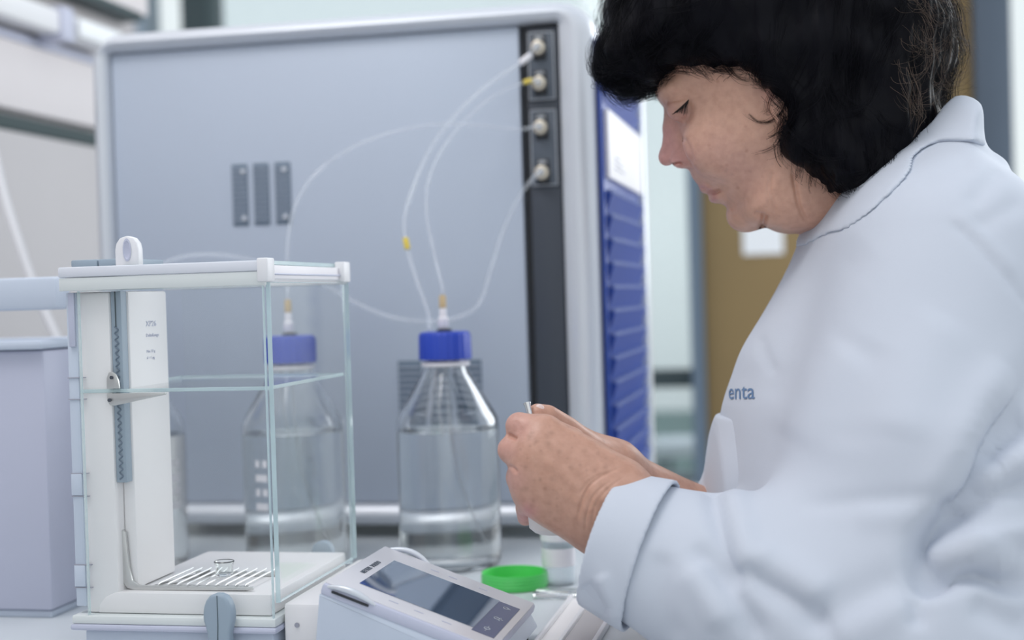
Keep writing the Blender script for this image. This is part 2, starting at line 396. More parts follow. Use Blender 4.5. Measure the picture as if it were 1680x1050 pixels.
# ------------------------------------------------------------------ analyser with the blue side
YF = 1.50
an = thing('laboratory_analyzer', 'large grey boxy analyzer with rounded silver frame and blue louvred side', 'analyzer', (-0.51, 1.68, BZ))
def rrect(x0, x1, z0, z1, r, y, n=6):
    out = []
    for cx, cz, a0 in ((x1 - r, z1 - r, 0), (x0 + r, z1 - r, 90), (x0 + r, z0 + r, 180), (x1 - r, z0 + r, 270)):
        for k in range(n + 1):
            a = math.radians(a0 + 90 * k / n); out.append((cx + r * math.cos(a), y, cz + r * math.sin(a)))
    return out
OUT = (-0.807, -0.2204, 0.912, 1.479); INN = (-0.785, -0.261, 0.938, 1.456)
def fring(t, y):
    q = [a + (c - a) * t for a, c in zip(OUT, INN)]; return rrect(*q, 0.042 * (1 - t) + 0.003 * t, y)
b = MB(); b.rings([fring(0.55, 1.862), fring(0.03, 1.858), fring(0, 1.845), fring(0, 1.522), fring(0.10, 1.508), fring(0.30, 1.501), fring(0.55, 1.4985), fring(0.82, 1.501), fring(0.97, 1.506), fring(1, 1.514), fring(1, 1.53)], True, True, False)
b.done('housing', M['silver'], an, 40)
b = MB(); b.box((-0.784, 1.512, 0.939), (-0.3050, 1.528, 1.455), 0.0015); fp = b.done('front_panel', M['panel'], an)
b = MB(); b.box((-0.3046, 1.522, 0.939), (-0.2615, 1.529, 1.455)); b.done('dark_recess', M['black'], an)
b = MB(); b.box((-0.2960, 1.512, 0.942), (-0.2625, 1.5215, 1.452), 0.001); strip = b.done('connector_strip', M['charcoal'], an)
for z0, z1 in ((1.3735, 1.4475), (1.281, 1.364)):
    b = MB(); b.box((-0.2945, 1.509, z0), (-0.2655, 1.5118, z1), 0.001)
    b.done('connector_plate', M['plate'], an)
    b = MB()
    for a, c in (((-0.2940, z0 + .0008), (-0.2932, z1 - .0008)), ((-0.2668, z0 + .0008), (-0.2660, z1 - .0008)), ((-0.2940, z0 + .0008), (-0.2660, z0 + .0016)), ((-0.2940, z1 - .0016), (-0.2660, z1 - .0008))):
        b.box((a[0], 1.5084, a[1]), (c[0], 1.5090, c[1]))
    b.done('plate_border', M['print'], an)
ZC = [1.4287, 1.3908, 1.3436, 1.2952]
for i, z in enumerate(ZC):
    b = MB(); b.box((-0.2885, 1.5075, z - 0.0125), (-0.2745, 1.509, z + 0.015), 0.0005); b.done('connector_backing', M['black'], an)
    b = MB(); b.cyl((-0.2818, 1.5075, z), (-0.2818, 1.498, z), 0.0082, 0.0078, 24, 0.0012)
    cn = b.done('connector', M['brass'], an)
    b = MB(); b.cyl((-0.2818, 1.4979, z), (-0.2818, 1.4935, z), 0.0045, 0.0042, 6); b.done('connector_nut', M['steel'], cn)
    b = MB(); b.box((-0.2870, 1.5070, z + 0.0105), (-0.2770, 1.5074, z + 0.0118)); b.box((-0.2860, 1.5070, z + 0.0125), (-0.2780, 1.5074, z + 0.0136)); b.done('caption', M['print'], an)
def vent(x0, x1, z0, z1, n):
    b = MB(); b.box((x0, 1.5105, z0), (x1, 1.5118, z1), 0.0005); v = b.done('vent', M['vent'], fp)
    b = MB(); h = (z1 - z0) / n
    for k in range(n - 1): b.box((x0 + .0004, 1.5092, z0 + h * (k + 1) - h * .17), (x1 - .0004, 1.5104, z0 + h * (k + 1) + h * .17))
    b.done('vent_slats', M['slat'], fp, kind='stuff')
for k in range(3):
    x = -0.640 + k * 0.0256; vent(x, x + 0.0186, 1.2525, 1.3215, 12)
for k in range(3):
    x = -0.4515 + k * 0.0338; vent(x, x + 0.0268, 1.028, 1.0955, 10)
for (x, z) in ((-0.6255, 1.3135), (-0.5765, 1.3135), (-0.6255, 1.2605), (-0.5765, 1.2605)):
    b = MB(); b.cyl((x, 1.5094, z), (x, 1.5080, z), 0.0028, n=12); b.done('screw', M['silver'], fp)
for x in (-0.75, -0.28):
    for y in (1.53, 1.83):
        b = MB(); b.cyl((x, y, BZ), (x, y, 0.9125), 0.02, 0.018, 20, 0.002); b.done('foot', M['black'], an)
# blue side
XS = -0.2200
b = MB(); b.box((XS, 1.510, 0.935), (XS + 0.004, 1.822, 1.438), 0.001); side = b.done('side_panel', M['blue_panel'], an)
nl = 13; zt = 1.276; dz = (zt - 0.942) / nl
for k in range(nl):
    z0 = 0.942 + k * dz
    poly = [(XS + 0.0042, 1.520, z0), (XS + 0.0052, 1.520, z0 + 0.004), (XS + 0.011, 1.520, z0 + dz * .80), (XS + 0.0042, 1.520, z0 + dz * .93)]
    b = MB(); b.prism(poly, (0, 0.292, 0)); b.done('louver', M['blue_panel'], side)
    b = MB()
    for j in range(22):
        y = 1.524 + j * 0.0132; b.box((XS + 0.0045, y, z0 + dz * .82), (XS + 0.0112, y + 0.005, z0 + dz * .985))
    b.done('louver_ribs', M['blue_rib'], side, kind='stuff')
for k in range(3):
    z0 = 1.368 + k * 0.021
    b = MB(); b.prism([(XS + 0.0042, 1.520, z0), (XS + 0.009, 1.520, z0 + .016), (XS + 0.0042, 1.520, z0 + .019)], (0, 0.292, 0)); b.done('louver', M['blue_panel'], side)
b = MB(); b.box((XS + 0.0042, 1.5195, 1.288), (XS + 0.0095, 1.813, 1.362), 0.001); lb = b.done('side_label', M['label_white'], side)
b = MB()
for k in range(3): b.box((XS + 0.0096, 1.56, 1.300 + k * .006), (XS + 0.0099, 1.64 - k * .02, 1.302 + k * .006))
b.done('label_lines', M['greyprint'], side)
b = MB(); b.box((XS, 1.823, 0.925), (XS + 0.012, 1.858, 1.466), 0.004); b.done('rear_edge', M['silver'], an)

# ------------------------------------------------------------------ reagent bottles
def make_bottle(cx, cy):
    t = thing('reagent_bottle', '', 'bottle', (cx, cy, BZ), 'reagent bottles by the analyzer')
    o = [(0.004, 0.0035), (0.030, 0.003), (0.040, 0.0), (0.0465, 0.0012), (0.0495, 0.006), (0.0505, 0.014), (0.0505, 0.138), (0.0497, 0.145), (0.046, 0.153), (0.0235, 0.190), (0.0205, 0.196), (0.0198, 0.203), (0.0198, 0.2275)]
    i = [(0.0176, 0.2275), (0.0176, 0.203), (0.0182, 0.196), (0.0212, 0.1885), (0.0437, 0.1515), (0.0472, 0.144), (0.0480, 0.138), (0.0480, 0.014), (0.0468, 0.008), (0.043, 0.0052), (0.030, 0.006), (0.004, 0.0062)]
    b = MB(); b.lathe((cx, cy, BZ), o + i, 48, (True, True)); b.done('glass_body', M['bottle'], t, 50)
    w = [(0.004, 0.0061), (0.030, 0.0059), (0.043, 0.0051), (0.0469, 0.0079), (0.0481, 0.014), (0.0481, 0.1345), (0.046, 0.1338), (0.004, 0.1336)]
    b = MB(); b.lathe((cx, cy, BZ), w, 48); b.done('water', M['water'], t, 50)
    b = MB(); b.lathe((cx, cy, BZ), [(0.0200, 0.1965), (0.0238, 0.1975), (0.0242, 0.2005), (0.0200, 0.202)], 36, (False, False)); b.done('pouring_ring', M['label_white'], t)
    n = 96; b = MB(); rr = []
    for z, q, kn in ((0.2035, 0.0252, 1), (0.2040, 0.0260, 1), (0.2270, 0.0257, 1), (0.2300, 0.0243, 0), (0.2308, 0.0220, 0)):
        rr.append([(cx + (q - (0.0007 if kn and k % 4 >= 2 else 0)) * math.cos(k * 2 * math.pi / n), cy + (q - (0.0007 if kn and k % 4 >= 2 else 0)) * math.sin(k * 2 * math.pi / n), BZ + z) for k in range(n)])
    b.rings(rr); cap = b.done('screw_cap', M['blue_cap'], t, 50)
    b = MB(); b.lathe((cx, cy, BZ), [(0.0075, 0.2309), (0.0075, 0.2335), (0.003, 0.234)], 20); b.done('gasket', M['charcoal'], cap)
    b = MB(); b.lathe((cx - .001, cy, BZ), [(0.0042, 0.234), (0.0052, 0.236), (0.0050, 0.244), (0.0036, 0.2455), (0.0036, 0.252), (0.0030, 0.254)], 20); b.done('tube_fitting', M['label_white'], cap)
    b = MB(); b.lathe((cx - .001, cy, BZ), [(0.0030, 0.2541), (0.0037, 0.2550), (0.0034, 0.2655), (0.0026, 0.267)], 18); b.done('ferrule', M['tan_ferrule'], cap)
    P = catmull([(cx - .001, cy, BZ + .2285), (cx, cy + .003, BZ + .17), (cx + .006, cy, BZ + .10), (cx + .020, cy, BZ + .045), (cx + .030, cy, BZ + .022)], 6)
    b = MB(); b.tube(P, 0.0016, 8); b.done('dip_tube', M['tube'], t)
    P = catmull([(cx - .009, cy, BZ + .2285), (cx - .010, cy - .002, BZ + .17), (cx - .004, cy, BZ + .13)], 6)
    b = MB(); b.tube(P, 0.0016, 8); b.done('vent_tube', M['tube'], t)
    return t
def decal(t, cx, cy, a0, a1, z0, z1, name='print_patch'):
    b = MB(); ks = np.linspace(a0, a1, 8)
    rr = [[(cx + r * math.cos(a), cy + r * math.sin(a), z) for a in ks] for r, z in ((0.05056, z0), (0.0511, z0), (0.0511, z1), (0.05056, z1))]
    b.rings(rr + [rr[0]], close=False); return b.done(name, M['label_white'], t)
BR = (-0.357, 1.358); BL = (-0.515, 1.349); BF = (-0.674, 1.322)
bot = make_bottle(*BR); bot['label'] = 'clear glass bottle with blue cap in front of the vents, right of the balance'
bl = dup(bot, (*BL, BZ), 'clear glass bottle with blue cap seen through the glass corner of the balance')
bf = dup(bot, (*BF, BZ), 'clear glass bottle mostly hidden behind the white column of the balance')
for t, c in ((bl, BL), (bf, BF)):
    dirc = math.atan2(-c[1], -c[0]); o = math.radians(-38 if c is BL else 48)
    for k in range(4):
        for s in ((-.16, -.05), (.02, .13)) if k % 2 else ((-.16, .13),):
            decal(t, *c, dirc + o + s[0], dirc + o + s[1], BZ + .062 + k * .014, BZ + .069 + k * .014)

# ------------------------------------------------------------------ tubing between the analyser and the bottles
def hose(name, label, pts, r=0.0022, mat='tube', marks=()):
    P = catmull([at(*p) for p in pts], 8); b = MB(); b.tube(P, r, 10); o = b.done(name, M[mat]); tag(o, label, 'tube', None); return o, P
def sleeve(o, P, f, L, mat, r):
    i = int(f * (len(P) - 1)); a = Vector(P[i]); d = (Vector(P[min(i + 1, len(P) - 1)]) - a).normalized()
    b = MB(); b.cyl(a - d * L / 2, a + d * L / 2, r, n=12, bev=r * .3); return b.done('sleeve', M[mat], o)
def conn(z): return np.array([-0.2818, 1.4925, z])
def hose3(label, pts, r=0.0020):
    P = catmull(pts, 8); b = MB(); b.tube(P, r, 10); o = b.done('tube', M['tube']); tag(o, label, 'tube', 'tubes between analyzer and bottles'); return o, P
capR = np.array([BR[0], BR[1], BZ])
capL = np.array([BL[0], BL[1], BZ]); capF = np.array([BF[0], BF[1], BZ])
t1, P1 = hose3('clear tube with yellow marker from the top connector to the right bottle',
    [conn(ZC[0]), conn(ZC[0]) + [0, -.008, -.001], at(862, 97, 1.512), at(800, 140, 1.488), at(745, 192, 1.47), at(703, 250, 1.45), at(674, 320, 1.43), at(663, 365, 1.425), at(668, 405, 1.42), at(682, 455, 1.415), at(703, 515, 1.412), capR + [-.0155, 0, .2325]], 0.0023)
sleeve(t1, P1, 0.185, 0.016, 'label_white', 0.0036); sleeve(t1, P1, 0.725, 0.012, 'yellow', 0.0030)
t2, P2 = hose3('thin clear tube from the second connector to the tan ferrule of the right bottle',
    [conn(ZC[1]), conn(ZC[1]) + [0, -.008, 0], at(858, 136, 1.512), at(800, 165, 1.500), at(740, 225, 1.48), at(705, 290, 1.45), at(700, 350, 1.44), at(712, 415, 1.43), capR + [-.001, 0, .275], capR + [-.001, 0, .266]], 0.0017)
sleeve(t2, P2, 0.20, 0.010, 'yellow', 0.0027)
t3, P3 = hose3('long arching clear tube from the third connector to the left bottle',
    [conn(ZC[2]), conn(ZC[2]) + [0, -.008, 0], at(850, 212, 1.512), at(770, 205, 1.500), at(690, 207, 1.488), at(600, 232, 1.48), at(530, 274, 1.46), at(490, 325, 1.45), at(474, 380, 1.445), at(471, 440, 1.44), capL + [-.001, 0, .275], capL + [-.001, 0, .266]], 0.0020)
t4, P4 = hose3('sagging clear tube from the lowest connector past the right bottle to the hidden bottle',
    [conn(ZC[3]), conn(ZC[3]) + [0, -.008, -.001], at(855, 318, 1.512), at(826, 378, 1.505), at(806, 440, 1.498), at(785, 500, 1.49), at(740, 524, 1.475), at(690, 527, 1.465), at(640, 520, 1.46), at(590, 500, 1.46), at(540, 472, 1.46), at(480, 446, 1.46), at(400, 424, 1.455), at(330, 418, 1.45), at(275, 430, 1.445), at(240, 462, 1.44), capF + [-.001, 0, .276], capF + [-.001, 0, .266]], 0.0024)
o, P = hose('wall_hose', 'white hose hanging in front of the left wall above the low cabinet', [(-30, 190, 1.75), (-8, 260, 1.72), (10, 330, 1.70), (32, 400, 1.68), (60, 480, 1.66), (92, 552, 1.64), (130, 640, 1.62), (165, 760, 1.62)], 0.0058, 'white')

# ------------------------------------------------------------------ low cabinet at the far left
lc = thing('bench_cabinet', 'low lavender grey cabinet with raised rail at the left edge behind the balance', 'cabinet', (-0.86, 1.18, BZ))
b = MB(); b.box((-1.08, 1.10, 0.9065), (-0.642, 1.215, 1.130), 0.004); b.done('body', M['lavender'], lc)
b = MB(); b.box((-1.085, 1.092, 1.1305), (-0.640, 1.22, 1.1385), 0.003); b.done('lid', M['pale_blue'], lc)
b = MB(); b.box((-1.08, 1.104, BZ), (-0.645, 1.21, 0.906), 0.001); b.done('plinth', M['pale_blue'], lc)
b = MB(); b.box((-1.085, 1.10, 1.164), (-0.628, 1.125, 1.192), 0.004); b.done('rail', M['pale_blue'], lc)
for x in (-1.075, -0.79):
    b = MB(); b.box((x, 1.127, 1.139), (x + 0.02, 1.147, 1.188), 0.002); b.done('rail_post', M['pale_blue'], lc)

# ------------------------------------------------------------------ the balance
X0, X1, Y0, Y1 = -0.5425, -0.3830, 0.957, 1.140
ba = thing('analytical_balance', 'white analytical balance with glass draft shield and grid pan at the left', 'balance', (-0.46, 1.05, BZ))
b = MB(); b.box((X0 + .006, Y0 + .006, 0.912), (X1 - .004, Y1 - .004, 0.9265), 0.003); b.done('base', M['pale_blue'], ba)
b = MB(); b.box((X0 - .001, Y0 - .003, 0.9267), (X1 + .001, Y1, 0.9312), 0.002); b.done('base_rim', M['lavender'], ba)
b = MB(); b.box((X0, Y0 - .001, 0.9314), (X1, Y1 - .001, 0.9375), 0.001); b.done('base_plate', M['rail_low'], ba)
for (x, y) in ((X0 + .06, Y0 + .02), (X1 - .01, Y0 + .02), (X0 + .06, Y1 - .02), (X1 - .01, Y1 - .02)):
    b = MB(); b.cyl((x, y, BZ), (x, y, 0.912), 0.007, 0.006, 16, 0.001); b.done('foot', M['teal'], ba)
b = MB(); b.box((X1 + .0015, Y0 + .011, 0.908), (-0.352, Y1, 0.9465), 0.003); b.done('front_base', M['white_warm'], ba)
b = MB(); b.cyl((X1 + .012, Y0 + .0105, 0.931), (X1 + .012, Y0 + .0098, 0.931), 0.0018, n=12); b.done('mark', M['greyprint'], ba)
# chamber floor with its sloped left end
fp_ = [(X0 + .017, Y0 + .007, 0.938), (X0 + .018, Y0 + .007, 0.9440), (X0 + .023, Y0 + .007, 0.9500), (X0 + .031, Y0 + .007, 0.9535), (X1 - .006, Y0 + .007, 0.9535), (X1 - .006, Y0 + .007, 0.938)]
b = MB(); b.prism(fp_, (0, 0.168, 0), 0.0012); b.done('chamber_floor', M['white_warm'], ba)
# column
XC = -0.4985
b = MB(); b.box((-0.5335, 0.9645, 0.9380), (-0.5085, 1.042, 1.176), 0.002); b.done('column', M['white_warm'], ba)
b = MB(); b.box((-0.5083, 0.976, 0.9540), (XC, 1.040, 1.176), 0.002); b.done('column_face', M['white_warm'], ba)
b = MB(); b.box((-0.5420, 0.9625, 0.943), (-0.5337, 0.975, 1.176), 0.0008); b.done('guide_strip', M['pale_blue'], ba)
for z in (1.113, 1.097, 1.042, 1.025, 0.974, 0.957):
    b = MB(); b.box((-0.5424, 0.9617, z - .0003), (-0.5285, 0.9640, z + .0003)); b.done('joint_line', M['greyprint'], ba)
b = MB(); b.box((-0.5395, 0.9605, 1.136), (-0.5345, 0.9624, 1.176), 0.0005); b.done('level_strip', M['lavender'], ba)
for z0 in (1.0258, 0.9578):
    b = MB(); b.box((-0.5422, 0.9612, z0), (-0.5335, 0.9624, z0 + 0.0158), 0.0004); b.done('hinge_block', M['pale_blue'], ba)
# toothed rack
b = MB(); b.box((-0.5083, 0.9665, 1.0345), (-0.5000, 0.9758, 1.176), 0.0006); b.done('rack', M['grey_blue'], ba)
pts = []
nz = 46
for k in range(nz + 1):
    z = 1.037 + (1.150 - 1.037) * k / nz; pts.append((-0.5040 + (0.0014 if k % 2 else -0.0014), 0.9660, z))
b = MB(); b.tube(catmull(pts, 3), 0.00055, 6); b.done('rack_teeth', M['post'], ba)
b = MB(); b.box((-0.5046, 0.9658, 1.150), (-0.5040, 0.9664, 1.176)); b.done('rack_groove', M['teal'], ba)
# shelf bracket
def yplane(pl, y):
    out = []
    for x, z in pl: out.append((x, y, z))
    return out
b = MB(); b.prism(yplane([(-0.5105, 1.1045), (-0.5103, 1.1125), (-0.5085, 1.1165), (-0.5055, 1.1170), (-0.5030, 1.1150), (-0.5010, 1.1100), (-0.5005, 1.1045)], 0.9605), (0, 0.0022, 0), 0.0004); b.done('bracket_ear', M['steel'], ba)
b = MB(); b.prism(yplane([(-0.5105, 1.1010), (-0.5105, 1.0955), (-0.5085, 1.0925), (-0.5050, 1.0920), (-0.4990, 1.0930), (-0.4640, 1.0995), (-0.4640, 1.1010)], 0.9605), (0, 0.0022, 0), 0.0004); b.done('shelf_bracket', M['steel'], ba)
for z, x in ((1.1128, -0.5060), (1.0962, -0.5082)):
    b = MB(); b.cyl((x, 0.9604, z), (x, 0.9592, z), 0.0013, n=12); b.done('bracket_screw', M['charcoal'], ba)
# pan hanger
b = MB(); b.prism([(-0.5115, 0.975, 0.9975), (-0.5085, 0.975, 0.9985), (-0.5055, 0.975, 0.9965), (-0.5035, 0.975, 0.970), (-0.5015, 0.975, 0.9605), (-0.4965, 0.975, 0.9575), (-0.4880, 0.975, 0.9570), (-0.4060, 0.975, 0.9570), (-0.4060, 0.975, 0.9545), (-0.5000, 0.975, 0.9535), (-0.5060, 0.975, 0.9550), (-0.5090, 0.975, 0.9600), (-0.5105, 0.975, 0.975)], (0, -0.0028, 0), 0.0006); b.done('pan_hanger', M['steel'], ba)
for z in (0.9937, 0.9655):
    b = MB(); b.cyl((-0.5112, 0.9722, z), (-0.5112, 0.970, z), 0.0026, n=6); b.done('hanger_nut', M['chrome'], ba)
    b = MB(); b.box((-0.5140, 0.9724, z - .0034), (-0.5086, 0.9732, z + .0034)); b.done('nut_recess', M['black'], ba)
b = MB(); b.prism([(-0.4895, 0.9765, 0.9545), (-0.4880, 0.9765, 0.9560), (-0.470, 1.030, 0.9560), (-0.4720, 1.030, 0.9545)], (0.006, 0, 0.002)); b.done('pan_side_plate', M['steel'], ba)
# grid pan
pan = MB(); pan.box((-0.4835, 0.9755, 0.9538), (-0.4105, 0.9785, 0.9572), 0.0008); pan.box((-0.4765, 1.0275, 0.9538), (-0.4105, 1.0305, 0.9572), 0.0008)
po = pan.done('grid_pan', M['steel'], ba)
for k in range(10):
    x = -0.4805 + k * 0.0076
    b = MB(); b.tube([(x, 0.9715, 0.9582), (x, 0.975, 0.9587), (x, 1.028, 0.9587), (x, 1.0325, 0.9590)], [0.0005, 0.00085, 0.00085, 0.0006], 8); b.done('grid_bar', M['bar'], po)
# draft shield frame and panes
b = MB(); b.box((-0.5441, 0.9555, 1.1872), (-0.3825, 0.9690, 1.1948), 0.0012); b.done('top_rail', M['rail'], ba)
b = MB(); b.box((-0.5437, 0.9562, 1.1772), (-0.3826, 0.9600, 1.1868), 0.0006); b.done('top_rail_lower', M['rail_low'], ba)
b = MB(); b.box((-0.5441, 1.126, 1.178), (-0.3825, 1.139, 1.1948), 0.0012); b.done('rear_rail', M['white'], ba)
b = MB(); b.box((-0.5441, 0.9692, 1.178), (-0.499, 1.040, 1.1948), 0.0012); b.done('column_head', M['white'], ba)
b = MB(); b.box((-0.3870, 0.9695, 1.1815), (-0.3838, 1.1255, 1.1915), 0.0006); b.done('side_rail', M['label_white'], ba)
b = MB(); b.box((-0.3872, 0.9695, 1.1845), (-0.3828, 1.1255, 1.1858), 0.0004); b.done('rail_slot', M['lavender'], ba)
for y0, y1 in ((0.9545, 0.9692), (1.1235, 1.1400)):
    b = MB(); b.box((-0.3880, y0, 1.1795), (-0.3796, y1, 1.1965), 0.0012); b.done('corner_cap', M['white'], ba)
def pane(name, lo, hi, mats=('pane', 'edge')):
    d = [h - l for l, h in zip(lo, hi)]; ax = d.index(min(d)); b = MB(); b.box(lo, hi, 0.0003, 1)
    b.bm.normal_update()
    for f in b.bm.faces: f.material_index = 0 if abs(f.normal[ax]) > 0.9 or (name == 'far_door_pane' and f.normal[0] < -0.5) else 1
    return b.done(name, [M[m] for m in mats], ba)
pane('side_door_pane', (-0.5300, Y0, 0.9340), (-0.3850, Y0 + 0.0042, 1.1768))
pane('front_pane', (-0.3848, Y0 + 0.0058, 0.9480), (-0.3812, 1.1385, 1.1792))
pane('far_door_pane', (-0.5300, 1.1345, 0.9435), (-0.3850, 1.1380, 1.1776))
pane('top_pane', (-0.4980, 0.9700, 1.1922), (-0.3882, 1.1255, 1.1952))
pane('glass_shelf', (-0.5320, 0.9632, 1.1014), (-0.3858, 1.133, 1.1041))
# grips and pads
b = MB()
for x0, x1 in ((-0.5440, -0.5225), (-0.5218, -0.5000)): b.box((x0, 0.975, 1.195), (x1, 1.04, 1.2005), 0.0012)
b.done('top_pad', M['grey_blue'], ba)
hp = [(-0.0095, 0), (-0.0095, 0.012), (-0.0085, 0.0165), (-0.0055, 0.0205), (0, 0.022), (0.0055, 0.0205), (0.0085, 0.0165), (0.0095, 0.012), (0.0095, 0)]
b = MB(); b.prism([(-0.4968 + x, 0.972, 1.1949 + z) for x, z in hp], (0, 0.008, 0), 0.0012); tg = b.done('lift_tab', M['white'], ba)
b = MB(); b.rings([[(-0.4962 + .0033 * math.cos(a) * q, 0.9717 - dy, 1.2065 + .0085 * math.sin(a) * q) for a in np.linspace(0, 2 * math.pi, 24, endpoint=False)] for q, dy in ((1, 0), (1, .0004), (.8, .0006), (.7, .0001))]); b.done('tab_dimple', M['lavender'], tg)
def knob(y, dy, name):
    c = -0.4220
    prof = [(0.0112, 0.9415), (0.0110, 0.947), (0.0095, 0.9515), (0.0065, 0.9555), (0, 0.9575)]
    left = [(-0.0092, 0.902), (-0.0090, 0.918), (-0.0084, 0.9285), (-0.0098, 0.934), (-0.0110, 0.938), (-0.0112, 0.943), (-0.0105, 0.948), (-0.0088, 0.9525), (-0.0060, 0.9558), (-0.002, 0.9574)]
    poly = [(c + x, y, z) for x, z in left] + [(c - x, y, z) for x, z in reversed(left)]
    b = MB(); b.prism(poly, (0, dy, 0), 0.0022, 3); k = b.done(name, M['grey_blue'], ba)
    b = MB(); b.tube([(c + .0003, y - .0001, 0.9565), (c + .0004, y - .0002, 0.935), (c - .0012, y - .0002, 0.904)], 0.00028, 6); b.done('knob_seam', M['teal'], k)
knob(0.9440, 0.0095, 'door_knob')
kc = -0.4135
b = MB(); b.prism([(kc - .009, 1.141, 0.935)] + [(kc + .0095 * math.cos(a), 1.141, 0.9515 + .0095 * math.sin(a)) for a in np.linspace(math.pi, 0, 14)] + [(kc + .009, 1.141, 0.935)], (0, .009, 0), 0.002); b.done('far_door_knob', M['grey_blue'], ba)
# printed lines on the column face
for txt, sz, y, z in (('XP26', 0.0062, 1.002, 1.1490), ('DeltaRange', 0.0036, 1.002, 1.1410), ('Max 22 g', 0.0030, 1.002, 1.1290), ('d = 1 µg', 0.0030, 1.002, 1.1240)):
    bm = text_mb(txt, sz, lambda x, yy, n, y=y, z=z: (XC + 0.0001 + n, y + x * 1.3, z + yy), 0.0002)
    link(bm, 'column_print', M['lavender'], ba)

# small glass weighing dish on the grid
gx, gy, gz = -0.4400, 1.0000, 0.9597
b = MB(); b.lathe((gx, gy, gz), [(0.001, 0.0), (0.0058, 0.0), (0.0066, 0.001), (0.0064, 0.0075), (0.0078, 0.0105), (0.0072, 0.0112), (0.0056, 0.0080), (0.0056, 0.002), (0.001, 0.0016)], 20)
tag(b.done('weighing_dish', M['dish']), 'tiny glass weighing dish standing on the grid pan of the balance', 'dish')

# ------------------------------------------------------------------ balance terminal
TA = Vector((-0.3356, 0.927, 0.971)); TT = math.radians(20)
EX = Vector((math.cos(TT), 0, -math.sin(TT))); EY = Vector((0, 1, 0)); EN = Vector((math.sin(TT), 0, math.cos(TT)))
def TL(c): return TA + EX * c[0] + EY * c[1] + EN * c[2]
te = thing('balance_terminal', 'tilted grey touchscreen terminal of the balance in front of its glass', 'terminal', (-0.275, 1.0, BZ))
poly = [(-0.3455, 0.9275, 0.9085), (-0.3395, 0.9275, 0.9615)] + [tuple(TL((x, 0.0005, -0.0078))) for x in (0.0, 0.126)] + [(-0.2135, 0.9275, 0.9085)]
b = MB(); b.prism(poly, (0, 0.143, 0), 0.0025); b.done('housing', M['pale_blue'], te)
for y in (0.94, 1.055):
    for x in (-0.335, -0.225):
        b = MB(); b.cyl((x, y, BZ), (x, y, 0.9088), 0.006, n=14); b.done('foot', M['black'], te)
b = MB(); b.box((0, 0, -0.009), (0.1285, 0.1440, -0.0008), 0.0022); b.done('bezel', M['lavender'], te, xf=TL)
b = MB(); b.box((0.0012, 0.0028, -0.0012), (0.1272, 0.1412, 0.0), 0.0005); b.done('face_plate', M['face'], te, xf=TL)
b = MB(); b.box((0.0185, 0.0265, 0.0001), (0.1052, 0.1115, 0.0004)); b.done('screen', M['screen'], te, xf=TL)
b = MB(); b.box((0.1054, 0.0205, 0.0001), (0.1220, 0.1100, 0.0004)); b.done('keypad', M['keypad'], te, xf=TL)
# keypad signs: a power sign, a ring with a tick, a zero sign
for cy_, kind in ((0.035, 'zero'), (0.066, 'clean'), (0.098, 'power')):
    b = MB(); cx_ = 0.1135
    ring = [(cx_ + .0022 * math.cos(a), cy_ + .0022 * math.sin(a), .0006) for a in np.linspace(0.4 if kind == 'power' else 0, 5.9 if kind == 'power' else 6.2832, 18)]
    b.tube(ring, 0.00025, 5)
    if kind == 'power': b.tube([(cx_ + .0008, cy_, .0006), (cx_ + .0034, cy_, .0006)], 0.00025, 5)
    if kind == 'zero': b.tube([(cx_, cy_ - .006, .0006), (cx_, cy_ - .0035, .0006)], 0.00025, 5); b.tube([(cx_, cy_ + .0035, .0006), (cx_, cy_ + .006, .0006)], 0.00025, 5)
    if kind == 'clean':
        for a in (-.9, 0, .9): b.tube([(cx_ + .003 * math.cos(a), cy_ + .003 * math.sin(a), .0006), (cx_ + .0048 * math.cos(a), cy_ + .0048 * math.sin(a), .0006)], 0.00025, 5)
    b.done('key_sign', M['print'], te, xf=TL)
for txt, y, bx_ in (('METTLER', 0.0530, 0.0112), ('TOLEDO', 0.0755, 0.0112)):
    bm = text_mb(txt, 0.0052, lambda x, yy, n, y=y, bx_=bx_: TL((bx_ + .0022 - yy, y + x * .92, n + 0.0001)), 0.0003, 0.00008)
    link(bm, 'logo_lettering', M['plate'], te)
for k, (x, y) in enumerate(((0.045, 0.1255), (0.060, 0.1255), (0.045, 0.0150), (0.064, 0.0150), (0.085, 0.0150), (0.085, 0.1255))):
    b = MB(); b.box((x, y - .0006, 0.0001), (x + 0.007, y + .0006, 0.0003)); b.done('key_caption', M['lavender'], te, xf=TL)
for s, y in ((-1, 0.0015), (1, 0.1425)):
    pth = []
    for k in range(15):
        u = k / 14; pth.append((0.004 + 0.036 * u, y + s * (0.0005 + 0.0030 * math.sin(math.pi * u)), -0.0022 + 0.0040 * math.sin(math.pi * u)))
    b = MB(); b.tube(pth, [0.0005 + 0.0018 * math.sin(math.pi * min(1, max(0, .04 + .92 * k / 14))) ** .6 for k in range(15)], 12); g = b.done('grip', M['silver'], te, xf=TL)
    b = MB(); b.box((0.008, y + s * 0.0015 - .0016, -0.0048), (0.036, y + s * 0.0015 + .0016, -0.0032), 0.0006); b.done('grip_gap', M['black'], g, xf=TL)

